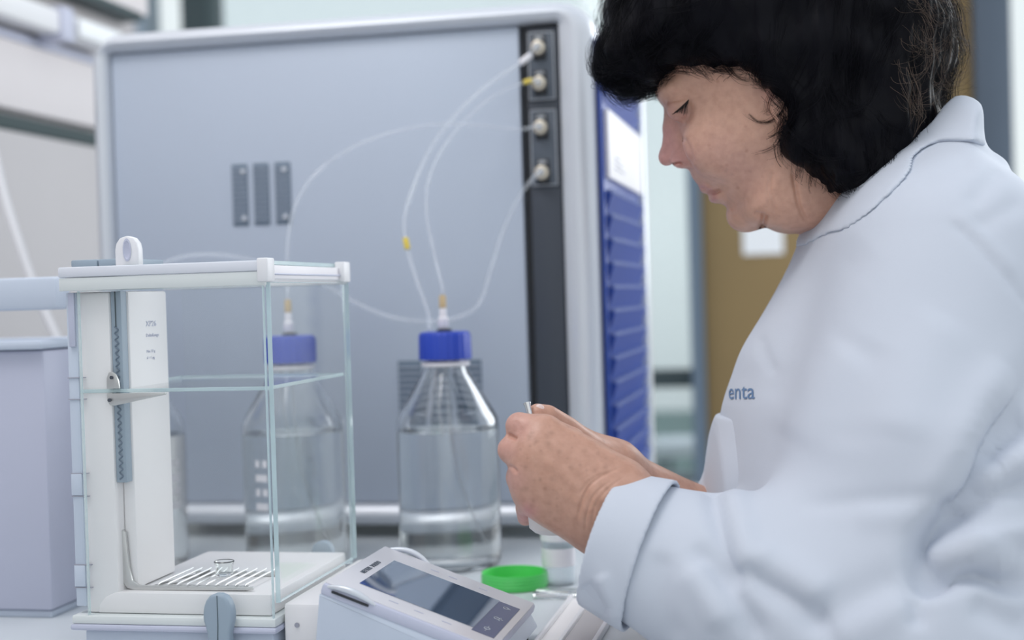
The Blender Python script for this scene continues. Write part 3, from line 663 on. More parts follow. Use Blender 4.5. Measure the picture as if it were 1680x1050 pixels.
# ------------------------------------------------------------------ small things on the bench
lid = (-0.2722, 1.2590)
b = MB(); b.lathe((*lid, BZ), [(0.001, 0.0), (0.0285, 0.0), (0.0300, 0.0012), (0.0302, 0.0120), (0.0298, 0.0140), (0.0288, 0.0140), (0.0285, 0.0125), (0.0280, 0.0030), (0.001, 0.0026)], 48)
g = b.done('green_lid', M['green']); tag(g, 'bright green plastic screw lid lying open side up on the bench', 'lid')
b = MB()
for z in (0.004, 0.0068, 0.0096): b.lathe((*lid, BZ), [(0.0302, z), (0.0306, z + .0006), (0.0302, z + .0012)], 48, (False, False))
b.done('grip_rings', M['green'], g)
vj = thing('sample_vial', 'clear plastic sample vial with pale label standing under the held cup', 'vial', (-0.2335, 1.272, BZ))
cx, cy = -0.2335, 1.272
b = MB(); b.lathe((cx, cy, BZ), [(0.001, 0.0), (0.0135, 0.0), (0.0150, 0.002), (0.0150, 0.040), (0.0136, 0.040), (0.0136, 0.003), (0.001, 0.0025)], 32); b.done('vial_body', M['clear_plastic'], vj)
b = MB(); b.lathe((cx, cy, BZ), [(0.0152, 0.018), (0.0154, 0.0182), (0.0154, 0.034), (0.0152, 0.0342)], 32, (False, False)); b.done('vial_label', M['label_white'], vj)
b = MB(); b.lathe((cx, cy, BZ), [(0.0151, 0.041), (0.0162, 0.0412), (0.0162, 0.048), (0.001, 0.0485)], 32); b.done('vial_cap', M['white'], vj)
# low white tray at the right end, with a glass slab on its rim
tr = thing('drip_tray', 'low white tray with raised border lying on the bench in front of the green lid', 'tray', (-0.23, 1.06, BZ))
b = MB(); b.box((-0.2100, 0.90, 0.9005), (-0.168, 1.20, 0.9035), 0.001); b.done('tray_floor', M['white_warm'], tr)
for x in (-0.2115, -0.1935):
    b = MB(); b.box((x, 0.90, 0.9006), (x + 0.0032, 1.20, 0.9068), 0.0012); b.done('tray_rib', M['white'], tr)
b = MB(); b.box((-0.1890, 0.90, 0.9037), (-0.1690, 1.20, 0.9046), 0.0004); b.done('tray_groove', M['wall_grey'], tr)
b = MB(); b.box((-0.1680, 0.90, 0.9006), (-0.1640, 1.20, 0.9070), 0.0012); b.done('tray_rib', M['white'], tr)
b = MB(); b.box((-0.245, 1.205, 0.9004), (-0.165, 1.228, 0.9060), 0.0008)
tag(b.done('glass_slab', M['dish']), 'narrow clear glass slab lying behind the white tray near the sleeve', 'slab')

# ------------------------------------------------------------------ signed distance toolkit for the sitter
f32 = np.float32
def V3(p): return np.asarray(p, f32)
def cap(p, a, b, ra, rb):
    a, b = V3(a), V3(b); ab = b - a; pa = p - a; h = np.clip((pa @ ab) / max(float(ab @ ab), 1e-12), 0, 1)
    return np.linalg.norm(pa - h[:, None] * ab, axis=1) - (ra + (rb - ra) * h)
def ell(p, c, r, rot=None):
    q = p - V3(c)
    if rot is not None: q = q @ np.asarray(rot, f32)
    r = V3(r); k0 = np.linalg.norm(q / r, axis=1); k1 = np.linalg.norm(q / (r * r), axis=1)
    return k0 * (k0 - 1) / np.maximum(k1, 1e-6)
def smin(a, b, k):
    h = np.clip(0.5 + 0.5 * (b - a) / k, 0, 1); return b + (a - b) * h - k * h * (1 - h)
def smax(a, b, k): return -smin(-a, -b, k)
def chain(p, pts, k=None):
    d = None
    for (a, ra), (b, rb) in zip(pts[:-1], pts[1:]):
        c = cap(p, a, b, ra, rb); d = c if d is None else (np.minimum(d, c) if not k else smin(d, c, k))
    return d

class Poly2:
    """signed distance to a closed outline in the (x, z) plane, positive inside, read from a grid"""
    def __init__(s, px, depth, k=5, h=0.0015, pad=0.09, smooth=True):
        P = catmull(px, k, True) if smooth else [np.array(q, float) for q in px]
        Q = np.array([atL(x, y, depth)[[0, 2]] for x, y in P]); s.lo = Q.min(0) - pad; n = np.ceil((Q.max(0) + pad - s.lo) / h).astype(int) + 1
        gx, gz = np.meshgrid(s.lo[0] + h * np.arange(n[0]), s.lo[1] + h * np.arange(n[1]), indexing='ij')
        G = np.stack([gx.ravel(), gz.ravel()], 1).astype(f32); A = Q.astype(f32); B = np.roll(A, -1, 0)
        dm = np.full(len(G), 9, f32); ins = np.zeros(len(G), bool)
        for a, b in zip(A, B):
            ab = b - a; t = np.clip(((G - a) @ ab) / max(float(ab @ ab), 1e-12), 0, 1)
            dm = np.minimum(dm, np.linalg.norm(G - a - t[:, None] * ab, axis=1))
            c = (a[1] > G[:, 1]) != (b[1] > G[:, 1])
            if c.any():
                xi = a[0] + (G[:, 1] - a[1]) * ab[0] / (ab[1] if ab[1] else 1e-9); ins ^= c & (G[:, 0] < xi)
        s.g = np.where(ins, dm, -dm).reshape(n).astype(f32); s.h = h; s.n = n
    def __call__(s, p):
        q = (p[:, [0, 2]] - s.lo.astype(f32)) / s.h; q[:, 0] = np.clip(q[:, 0], 0, s.n[0] - 1.001); q[:, 1] = np.clip(q[:, 1], 0, s.n[1] - 1.001)
        i = q.astype(int); f = q - i; g = s.g
        return (g[i[:, 0], i[:, 1]] * (1 - f[:, 0]) * (1 - f[:, 1]) + g[i[:, 0] + 1, i[:, 1]] * f[:, 0] * (1 - f[:, 1])
                + g[i[:, 0], i[:, 1] + 1] * (1 - f[:, 0]) * f[:, 1] + g[i[:, 0] + 1, i[:, 1] + 1] * f[:, 0] * f[:, 1])

def inflate(p, poly, yc, Wm, R):
    """solid swelling from an outline in the (x, z) plane to half-width Wm at distance R inside it"""
    d = poly(p); y = (p[:, 1] - yc) / Wm; m = np.maximum(1 - d / R, 0)
    return (np.sqrt(y * y + m * m + 1e-9) - 1) * (0.5 * (np.minimum(R, 0.1) + np.minimum(np.mean(Wm), 0.1)))

def sdf_mesh(parts, h, B=12, slack=1.5):
    """parts: list of (fn, lo, hi); surface of their union by sparse blocks and OpenVDB"""
    lo = np.min([q[1] for q in parts], 0) - 3 * h; hi = np.max([q[2] for q in parts], 0) + 3 * h
    nb = np.ceil((hi - lo) / (h * B)).astype(int)
    ib = np.stack(np.meshgrid(*[np.arange(n) for n in nb], indexing='ij'), -1).reshape(-1, 3)
    cen = (lo + (ib + 0.5) * h * B).astype(f32); rad = h * B * 0.87
    def ev(P):
        d = np.full(len(P), 1.0, f32)
        for fn, l, u in parts:
            m = np.all((P > l - 0.02) & (P < u + 0.02), axis=1)
            if m.any(): d[m] = np.minimum(d[m], fn(P[m]))
        return d
    dc = ev(cen); g = openvdb.FloatGrid(3 * h)
    for i in np.nonzero(dc < -rad * slack)[0]:
        a = ib[i] * B; g.fill(tuple(int(x) for x in a), tuple(int(x) for x in a + B - 1), -3 * h, False)
    act = np.nonzero(np.abs(dc) <= rad * slack)[0]
    off = np.stack(np.meshgrid(*[np.arange(B)] * 3, indexing='ij'), -1).reshape(-1, 3)
    for c in range(0, len(act), 200):
        ids = act[c:c + 200]; P = (lo + (ib[ids][:, None, :] * B + off[None]) * h).reshape(-1, 3).astype(f32)
        D = np.clip(ev(P), -3 * h, 3 * h).reshape(len(ids), B, B, B)
        for k, i in enumerate(ids):
            if D[k].min() < 3 * h or True: g.copyFromArray(np.ascontiguousarray(D[k]), ijk=tuple(int(x) for x in ib[i] * B))
    pts, quads = g.convertToQuads(isovalue=0.0)
    return pts.astype(np.float64) * h + lo, quads

def normals(v, q):
    a, b_, c, d = (v[q[:, i]] for i in range(4)); n = np.cross(c - a, d - b_); out = np.zeros_like(v)
    for i in range(4): np.add.at(out, q[:, i], n)
    return out / np.maximum(np.linalg.norm(out, axis=1), 1e-12)[:, None]

def orient(v, q):
    a, b_, c, d = (v[q[:, i]] for i in range(4)); n = np.cross(c - a, d - b_); m = (a + c) / 2
    return q if np.einsum('ij,ij->', n, m - v.mean(0)) > 0 else q[:, ::-1]

def relax(v, q, it=1, lam=0.5):
    e = np.concatenate([q[:, [0, 1]], q[:, [1, 2]], q[:, [2, 3]], q[:, [3, 0]]])
    for _ in range(it):
        s = np.zeros_like(v); c = np.zeros(len(v)); np.add.at(s, e[:, 0], v[e[:, 1]]); np.add.at(c, e[:, 0], 1)
        np.add.at(s, e[:, 1], v[e[:, 0]]); np.add.at(c, e[:, 1], 1); v = v + lam * (s / np.maximum(c, 1)[:, None] - v)
    return v

def proj(v):
    r = v - CAM; d = r @ LF; return np.stack([840 + FPX * (r @ LR) / d, 525 - FPX * (r @ LU) / d], 1), d

def sculpt(v, q, strokes):
    """press grooves (depth > 0) or raise ridges (depth < 0) along lines given in the photograph, on the near side"""
    for line, w, depth, *rng_ in strokes:
        n = normals(v, q); px, d = proj(v); face = np.einsum('ij,ij->i', n, CAM - v) > 0
        if rng_: face &= (d > rng_[0]) & (d < rng_[1])
        L = np.array(catmull(line, 6)); dm = np.full(len(v), 1e9); tt = np.zeros(len(v))
        box = (px[:, 0] > L[:, 0].min() - 4 * w) & (px[:, 0] < L[:, 0].max() + 4 * w) & (px[:, 1] > L[:, 1].min() - 4 * w) & (px[:, 1] < L[:, 1].max() + 4 * w) & face
        ids = np.nonzero(box)[0]
        if not len(ids): continue
        P = px[ids]; best = np.full(len(ids), 1e9); tb = np.zeros(len(ids))
        for i, (a, b_) in enumerate(zip(L[:-1], L[1:])):
            ab = b_ - a; t = np.clip(((P - a) @ ab) / max(ab @ ab, 1e-9), 0, 1); dd = np.linalg.norm(P - a - t[:, None] * ab, axis=1)
            m = dd < best; best[m] = dd[m]; tb[m] = (i + t[m]) / (len(L) - 1)
        fade = np.clip(np.minimum(tb, 1 - tb) * 5 + 0.15, 0, 1)
        v[ids] -= n[ids] * (depth * fade * np.exp(-(best / w) ** 2))[:, None]
    return v

PB = atL(1500, 1050, 1.12); PB[2] = 0.0            # the sitter's base, in her own axes
person = thing('person', 'dark-haired woman in white lab coat bending over the cup in her hands', 'person', tuple(PERSON_ROT @ Vector(PB)))
person.rotation_euler.z = YAW
ORG[person] = PB
def q_obj(v, q, name, mat, parent=person, tint=None):
    me = bpy.data.meshes.new(name); me.from_pydata((v - ORG[parent]).tolist(), [], q.tolist()); me.update()
    me.polygons.foreach_set('use_smooth', [True] * len(me.polygons)); me.materials.append(mat)
    if tint is not None:
        a = me.color_attributes.new('tint', 'FLOAT_COLOR', 'POINT'); c = np.ones((len(v), 4), f32); c[:, :3] = tint; a.data.foreach_set('color', c.ravel())
    o = bpy.data.objects.new(name, me); COL.objects.link(o); o.parent = parent; ORG[o] = ORG[parent]; return o

# ------------------------------------------------------------------ head, neck and hands: one body
HD = 1.15
HY = float(atL(1250, 200, HD)[1])
face_px = [(1058, 40), (1062, 75), (1068, 110), (1076, 138), (1080, 152), (1086, 166), (1094, 180), (1104, 205), (1115, 235), (1126, 262), (1132, 277), (1137, 290), (1146, 302), (1156, 312.5), (1163, 315.5), (1168, 321), (1170.5, 327), (1178, 332), (1188, 335.5), (1195.5, 341), (1196.5, 351), (1203, 364), (1215, 374), (1230, 378), (1246, 376), (1260, 374), (1278, 381), (1297, 384), (1318, 386), (1340, 420), (1366, 480), (1400, 560), (1560, 520), (1545, 330), (1520, 250), (1500, 170), (1480, 80), (1462, 5), (1425, -65), (1350, -112), (1260, -125), (1170, -100), (1100, -45), (1068, 0)]
face_poly = Poly2(face_px, HD)
ez = lambda x, y, dy=0.0: atL(x, y, HD + dy)
zj, zt_ = ez(1250, 385)[2], ez(1250, 170)[2]
def head_fn(p):
    t = np.clip((p[:, 2] - zj) / (zt_ - zj), 0, 1); Wm = 0.059 + 0.013 * t
    d = inflate(p, face_poly, HY, Wm, 0.070)
    # cheek, brow and jaw volumes on both sides
    for s in (-1, 1):
        d = smin(d, ell(p, ez(1178, 232, s * .040), (0.026, 0.017, 0.024)), 0.024)
        d = smin(d, ell(p, ez(1108, 150, s * .026), (0.012, 0.016, 0.008)), 0.016)
        d = smin(d, ell(p, ez(1300, 330, s * .036), (0.030, 0.018, 0.020)), 0.025)
        d = smax(d, -ell(p, ez(1104, 186, s * .038), (0.010, 0.013, 0.010)), 0.012)
        d = smin(d, ell(p, ez(1118, 177, s * .030), (0.0120, 0.0125, 0.0112)), 0.004)
        d = smin(d, ell(p, ez(1288, 150, s * .074), (0.014, 0.006, 0.026)), 0.004)
    # nose
    n = chain(p, [(ez(1104.5, 178), 0.0055), (ez(1099, 210), 0.0050), (ez(1093.5, 257), 0.0048)], .004)
    n = smin(n, ell(p, ez(1094, 258), (0.0058, 0.0080, 0.0064)), 0.006)
    for s in (-1, 1):
        n = smin(n, cap(p, ez(1111, 195, s * .005), ez(1119, 257, s * .0115), 0.0068, 0.0062), 0.009)
        n = smin(n, ell(p, ez(1118, 262, s * .0120), (0.0088, 0.0066, 0.0072)), 0.003)
    d = smin(d, n, 0.006)
    for s in (-1, 1): d = smax(d, -ell(p, ez(1110, 273.5, s * .0078), (0.0058, 0.0030, 0.0022)), 0.002)
    # lips
    d = smin(d, ell(p, ez(1160, 309), (0.0050, 0.018, 0.0035)), 0.004)
    d = smin(d, ell(p, ez(1173, 325), (0.0045, 0.015, 0.0035)), 0.004)
    # chin pad
    d = smin(d, ell(p, ez(1219, 357), (0.0115, 0.018, 0.0100)), 0.008)
    return d

def hp_(x, y, d): return atL(x, y, d)
KN = [((893, 712, 1.003), .0130), ((878, 748, .996), .0135), ((872, 785, 1.000), .0125), ((876, 816, 1.010), .0112)]
PI = [((852, 699, 1.008), .0100), ((839, 738, 1.006), .0100), ((851, 783, 1.014), .0092), ((869, 824, 1.026), .0078)]
DI = [((856, 704, 1.036), .0088), ((838, 742, 1.036), .0088), ((850, 788, 1.042), .0082), ((860, 832, 1.048), .0066)]
TI = [((880, 712, 1.056), .0078), ((862, 752, 1.062), .0078), ((872, 800, 1.064), .0074), ((862, 850, 1.064), .0060)]
WR = [((1012, 800, 1.000), .0200), ((1002, 822, .996), .0220), ((992, 844, .998), .0220), ((980, 862, 1.004), .0175)]
CR, CD = 0.0186, 1.043                     # the held cup
cup0, cup1 = hp_(911, 874, 1.043), hp_(897, 742, 1.045)
def hand_l(p):
    d = None
    for w, k in zip(WR, KN):
        c = cap(p, hp_(*w[0]), hp_(*k[0]), w[1], k[1]); d = c if d is None else smin(d, c, 0.022)
    d = smin(d, ell(p, hp_(925, 790, .998), (0.026, 0.010, 0.024)), 0.018)
    arm = chain(p, [(hp_(1003, 833, 1.000), .0255), (hp_(1090, 885, .985), .0285), (hp_(1250, 985, .965), .036)])
    d = smin(d, arm, 0.018)
    for i in range(4):
        fch = chain(p, [(hp_(*KN[i][0]), KN[i][1] * .93), (hp_(*PI[i][0]), PI[i][1]), (hp_(*DI[i][0]), DI[i][1]), (hp_(*TI[i][0]), TI[i][1])])
        d = smin(d, fch, 0.0055)
    th = chain(p, [(hp_(985, 790, 1.015), .016), (hp_(935, 728, 1.030), .0125), (hp_(900, 706, 1.046), .0100), (hp_(878, 700, 1.058), .0080)])
    return smin(d, th, 0.008)
def hand_r(p):
    arm = chain(p, [(hp_(1240, 905, 1.19), .034), (hp_(1100, 833, 1.135), .0265), (hp_(1008, 780, 1.110), .0225)])
    d = arm
    for w, k in ((((1000, 768, 1.105), .020), ((928, 716, 1.092), .0125)), (((998, 780, 1.105), .020), ((918, 742, 1.096), .0125)), (((996, 792, 1.108), .018), ((916, 768, 1.100), .0115))):
        d = smin(d, cap(p, hp_(*w[0]), hp_(*k[0]), w[1], k[1]), 0.018)
    th = chain(p, [(hp_(985, 758, 1.090), .014), (hp_(930, 706, 1.078), .0105), (hp_(898, 684, 1.070), .0092), (hp_(882, 679, 1.066), .0078)])
    d = smin(d, th, 0.008)
    for k, pp, t in ((((928, 716, 1.092), .011), ((888, 702, 1.096), .009), ((872, 700, 1.076), .0076)), (((918, 742, 1.096), .011), ((880, 736, 1.100), .009), ((872, 734, 1.078), .0075)), (((916, 768, 1.100), .0105), ((882, 770, 1.104), .0085), ((878, 770, 1.080), .0072)), (((920, 790, 1.106), .0095), ((892, 800, 1.108), .0076), ((888, 802, 1.086), .0065))):
        d = smin(d, chain(p, [(hp_(*k[0]), k[1]), (hp_(*pp[0]), pp[1]), (hp_(*t[0]), t[1])]), 0.004)
    return d
SH_N, SH_F = atL(1560, 440, 1.015), atL(1540, 470, 1.29)
EL_N, EL_F = atL(1490, 1075, .945), atL(1330, 960, 1.25)
def inner(p):
    d = chain(p, [(atL(1450, 330, 1.15), .048), (atL(1500, 520, 1.15), .06), (atL(1500, 900, 1.13), .075)])
    d = smin(d, chain(p, [(atL(1500, 500, 1.15), .05), (SH_N, .04), (EL_N, .036), (hp_(1250, 985, .965), .034)]), .03)
    return smin(d, chain(p, [(atL(1500, 500, 1.15), .05), (SH_F, .04), (EL_F, .036), (hp_(1240, 905, 1.19), .034)]), .03)
def bnd(pts, pad): a = np.array(pts); return a.min(0) - pad, a.max(0) + pad
parts = [(head_fn, *bnd([ez(1058, -125, -.09), ez(1560, 560, .09)], 0.02)),
         (hand_l, *bnd([hp_(815, 660, .97), hp_(815, 660, 1.08), hp_(1260, 1000, .94), hp_(1260, 1000, 1.03)], 0.02)),
         (hand_r, *bnd([hp_(860, 640, 1.04), hp_(860, 640, 1.12), hp_(1260, 960, 1.08), hp_(1260, 960, 1.22)], 0.02)),
         (inner, *bnd([atL(1250, 300, .9), atL(1700, 1080, 1.33)], 0.06))]
bv, bq = sdf_mesh(parts, 0.0014)
bq = orient(bv, bq); bv = relax(bv, bq, 2, 0.4)
def refine(v, q, boxes, it=1):
    for _ in range(it):
        px_, d_ = proj(v); n_ = normals(v, q); face = np.einsum('ij,ij->i', n_, CAM - v) > -0.01; m = np.zeros(len(v), bool)
        for x0, y0, x1, y1, d0, d1 in boxes: m |= face & (px_[:, 0] > x0) & (px_[:, 0] < x1) & (px_[:, 1] > y0) & (px_[:, 1] < y1) & (d_ > d0) & (d_ < d1)
        sel = m[q].all(1); qs, rest = q[sel], q[~sel]
        E = np.sort(np.stack([qs[:, [0, 1]], qs[:, [1, 2]], qs[:, [2, 3]], qs[:, [3, 0]]], 1).reshape(-1, 2), axis=1)
        U, inv = np.unique(E, axis=0, return_inverse=True); inv = inv.reshape(-1, 4) + len(v); c0 = len(v) + len(U); cc = c0 + np.arange(len(qs))
        nv = np.concatenate([v, v[U].mean(1), v[qs].mean(1)])
        new = np.concatenate([np.stack([qs[:, i], inv[:, i], cc, inv[:, (i - 1) % 4]], 1) for i in range(4)])
        # faces bordering the refined area keep their corners; the new edge points lie on their straight edges
        v, q = nv, np.concatenate([rest, new])
    return v, q
FACE_BOX = (1076, 110, 1350, 400, 1.04, 1.16); HAND_BOX = (810, 650, 1040, 900, .93, 1.045)
bv, bq = refine(bv, bq, [FACE_BOX, HAND_BOX])
pxb, dpb = proj(bv)
mm = 0.001
bv = sculpt(bv, bq, [
    ([(1102, 272), (1108, 269), (1115, 267.5), (1121, 270)], 2.0, 3.2 * mm, 1.05, 1.16),
    ([(1147, 307), (1160, 314), (1172, 316), (1181, 312)], 2.6, 2.2 * mm, 1.05, 1.16), # lip seam
    ([(1181, 311), (1190, 322), (1196, 333)], 4, 1.0 * mm, 1.05, 1.16),
    ([(1114, 223), (1128, 237), (1134, 256), (1138, 270)], 4.5, 1.1 * mm, 1.05, 1.16),           # nose wing
    ([(1140, 268), (1158, 286), (1178, 300), (1192, 318)], 7, 0.5 * mm, 1.05, 1.16),             # cheek fold
    ([(1256, 352), (1253, 362), (1250, 372), (1254, 378)], 5, 3.6 * mm, 1.05, 1.16),           # chin and jowl
    ([(1236, 350), (1246, 353), (1256, 354)], 5, 2.0 * mm, 1.05, 1.16),
    ([(1268, 280), (1264, 310), (1270, 335), (1271, 350)], 3.0, 0.9 * mm, 1.05, 1.16),
    ([(1262, 290), (1259, 315), (1264, 340)], 2.6, 0.6 * mm, 1.05, 1.16),
    ([(1301, 280), (1305, 306), (1312, 340), (1326, 368)], 4.0, 2.2 * mm, 1.05, 1.16),           # neck line
    ([(1104, 193), (1116, 196), (1128, 196)], 3, 0.7 * mm, 1.05, 1.16),                          # lower lid
    ([(1094, 168), (1105, 166), (1118, 163), (1132, 158)], 2.6, 0.7 * mm, 1.05, 1.16),           # upper lid fold
    ([(1131, 164), (1140, 160), (1150, 158)], 2.2, 0.4 * mm, 1.05, 1.16),
    ([(1198, 344), (1206, 338), (1212, 330)], 5, 0.8 * mm, 1.05, 1.16),
    ([(1016, 768), (985, 782), (965, 800), (952, 830), (948, 852)], 2.8, 1.1 * mm, .93, 1.05),   # wrist creases
    ([(1000, 790), (975, 812), (962, 845), (960, 872)], 2.4, 0.6 * mm, .93, 1.05),
    ([(990, 775), (966, 790), (950, 812)], 2.2, 0.45 * mm, .93, 1.05),
    ([(1024, 782), (1000, 800), (978, 826), (970, 862)], 2.2, .4 * mm, .93, 1.05),
    ([(832, 713), (840, 716), (848, 720)], 3.2, 2.2 * mm, .93, 1.05),                            # between fingers
    ([(834, 764), (842, 768), (848, 776)], 3.0, 1.6 * mm, .93, 1.05),
    ([(845, 690), (852, 700), (855, 708)], 3.0, 0.3 * mm, .93, 1.05),
    ([(905, 722), (935, 752), (960, 785)], 9, -0.7 * mm, .93, 1.05),                             # tendons
    ([(892, 752), (925, 778), (952, 805)], 9, -0.7 * mm, .93, 1.05),
    ([(888, 790), (920, 808), (950, 828)], 9, -0.5 * mm, .93, 1.05)])
bpx, bd = proj(bv)
base = np.array([0.635, 0.37, 0.270]); tint = np.tile(base, (len(bv), 1))
def blush(pts, w, col, amt, dr=(0, 9)):
    L = np.array(pts, float); d = np.min(np.linalg.norm(bpx[:, None] - L[None], axis=2), axis=1)
    a = (amt * np.exp(-(d / w) ** 2) * ((bd > dr[0]) & (bd < dr[1])))[:, None]; tint[:] = tint * (1 - a) + np.array(col) * a
headm = (1.04, 1.3)
tint[(bpx[:, 0] < 1140) & (bpx[:, 1] > 600)] *= np.array([.88, .86, .86])
blush([(1090, 230), (1090, 250), (1105, 258), (1115, 262)], 26, (0.60, 0.31, 0.30), 0.7, headm)
blush([(1100, 190), (1112, 200), (1122, 190), (1098, 178)], 15, (0.50, 0.26, 0.22), 0.65, headm)  # redness around the eye, with the socket's shading put into the tint
blush([(1100, 240), (1086, 262), (1094, 215)], 18, (0.60, 0.29, 0.28), 0.5, headm)
blush([(1152, 307), (1160, 311), (1170, 318), (1172, 326), (1164, 313)], 7, (0.52, 0.25, 0.24), 0.8, headm)
blush([(1180, 250), (1200, 270), (1220, 290)], 40, (0.62, 0.36, 0.30), 0.5, headm)
blush([(840, 690), (826, 735), (838, 785), (850, 700)], 26, (0.60, 0.33, 0.29), 0.6, (.9, 1.12))
blush([(860, 848), (866, 838)], 14, (0.66, 0.32, 0.30), 0.8, (.9, 1.12))
blush([(1270, 150)], 22, (0.50, 0.24, 0.22), 0.5, headm)
for k in range(60):                                  # age spots on the back of the hand
    c = (random.uniform(850, 1000), random.uniform(690, 860)); blush([c], random.uniform(1.5, 5.0), (0.38, 0.21, 0.15), random.uniform(.2, .6), (.9, 1.03))
for k in range(40):
    c = (random.uniform(1120, 1300), random.uniform(200, 360)); blush([c], random.uniform(1.2, 3.5), (0.46, 0.27, 0.21), random.uniform(.1, .35), headm)
body = q_obj(bv, bq, 'body', M['skin'], tint=tint)
btree = BVHTree.FromPolygons(bv.tolist(), bq.tolist())
def hit(x, y, tree, d0=0.3):
    o = Vector(CAM); dr = Vector(atL(x, y, 1.0) - CAM).normalized(); r = tree.ray_cast(o, dr, 4.0); return (r[0], r[1])

# eye, lashes, brow and nail
for s in (-1, 1):
    b = MB(); c = ez(1119, 181, s * .0240); b.bm.free(); b.bm = bmesh.new(); bmesh.ops.create_uvsphere(b.bm, u_segments=20, v_segments=12, radius=0.0100)
    for v in b.bm.verts: v.co += Vector(c)
    ORG_e = b.done('eyeball', M['eye_white'], person)
def blades(rows, name, mat, r0, n=6):
    """tapered hairs: rows of (root, mid, tip) points"""
    hc = bpy.data.hair_curves.new(name); k = [len(r) for r in rows]; hc.add_curves(k)
    P = np.concatenate([np.array(r) for r in rows]) - ORG[person]
    hc.attributes['position'].data.foreach_set('vector', P.astype(f32).ravel())
    ra = hc.attributes.get('radius') or hc.attributes.new('radius', 'FLOAT', 'POINT')
    R = np.concatenate([r0[i] * np.linspace(1, 0.25, len(r)) if hasattr(r0, '__len__') else r0 * np.linspace(1, 0.25, len(r)) for i, r in enumerate(rows)])
    ra.data.foreach_set('value', R.astype(f32)); hc.materials.append(mat)
    o = bpy.data.objects.new(name, hc); COL.objects.link(o); o.parent = person; return o
rows = []
for k in range(64):
    u = k / 63
    x, y = 1108 + 22 * u, 183 - 20 * u ** 1.1
    h_, n_ = hit(x, y, btree)
    if h_ is None: continue
    root = np.array(h_); L_ = (8 + 20 * u ** 2) * random.uniform(.75, 1.1); an_ = 2.45 - 0.80 * u + random.uniform(-.16, .16)
    tipx, tipy = x + L_ * math.cos(an_), y + L_ * math.sin(an_)
    dd = (root - CAM) @ LF
    rows.append(catmull([root, atL((x + tipx) / 2 - 1, (y + tipy) / 2 + 2, dd - .0025), atL(tipx, tipy, dd - .004)], 4))
blades(rows, 'eyelashes', M['lash'], 0.00019)
rows = []
for k in range(40):
    u = random.random(); x, y = 1098 + 52 * u, 158 - 8 * u + random.uniform(-3, 3); h_, n_ = hit(x, y, btree)
    if h_ is None: continue
    root = np.array(h_); dd = (root - CAM) @ LF
    rows.append([root, atL(x + 6, y - 4, dd - .0008), atL(x + 12, y - 5 + random.uniform(-2, 2), dd - .0006)])
blades(rows, 'eyebrow', M['hair'], 0.00006)
c = ez(0, 0); tp = hp_(882, 678, 1.066)
b = MB(); bmesh.ops.create_uvsphere(b.bm, u_segments=14, v_segments=8, radius=1)
for v in b.bm.verts: v.co = Vector((v.co.x * .0042, v.co.y * .0026, v.co.z * .0052)) + Vector(hp_(885, 674, 1.0625))
b.done('thumbnail', M['nail'], person)

# ------------------------------------------------------------------ hair
hair_out = [(988, 60), (981, 100), (990, 124), (1012, 141), (1040, 154), (1066, 154), (1090, 164), (1120, 200), (1150, 260), (1200, 330), (1300, 400), (1400, 430), (1500, 330), (1532, 240), (1530, 168), (1546, 120), (1556, 70), (1545, 10), (1515, -60), (1450, -150), (1330, -190), (1200, -190), (1090, -130), (1010, -40)]
hair_msk = [(940, 60), (940, 104), (950, 150), (1000, 175), (1040, 172), (1064, 163), (1078, 150), (1090, 133), (1106, 110), (1128, 99), (1152, 99), (1182, 108), (1206, 114), (1236, 122), (1262, 138), (1284, 168), (1286, 205), (1291, 240), (1297, 260), (1316, 274), (1344, 288), (1366, 304), (1410, 330), (1450, 460), (1560, 460), (1620, 200), (1620, -40), (1500, -250), (1200, -260), (1000, -160)]
hp_out, hp_msk = Poly2(hair_out, HD), Poly2(hair_msk, 1.075, pad=0.14)
def hair_fn(p):
    d = inflate(p, hp_out, HY, 0.095, 0.088)
    near = hp_msk(p + V3((0, 0, 0)))
    return smax(d, -near, 0.012)
hv, hq = sdf_mesh([(hair_fn, *bnd([ez(960, -210, -.10), ez(1580, 440, .10)], 0.015))], 0.0028)
hq = orient(hv, hq); hv = relax(hv, hq, 2, 0.5)
crown = ez(1330, -110)
hn = normals(hv, hq)
flow = hv - crown; flow /= np.linalg.norm(flow, axis=1)[:, None]; flow -= hn * np.einsum('ij,ij->i', flow, hn)[:, None]
flow /= np.maximum(np.linalg.norm(flow, axis=1), 1e-6)[:, None]; side_ = np.cross(hn, flow)
az = np.arctan2(hv[:, 1] - crown[1], hv[:, 0] - crown[0]); ra_ = np.linalg.norm(hv - crown, axis=1)
disp = np.array([mnoise.noise(Vector((p[0] * 42, p[1] * 42, p[2] * 42 + 5))) * .0060 + mnoise.noise(Vector((math.cos(a) * 9 + p[0] * 60, math.sin(a) * 9, r * 14))) * .0036 for p, a, r in zip(hv, az, ra_)])
hv2 = hv + hn * disp[:, None]
hairo = q_obj(hv2, hq, 'hair', M['hair'])
hv2n = normals(hv2, hq)
kd = KDTree(len(hv2))
for i, p in enumerate(hv2): kd.insert(p, i)
kd.balance()
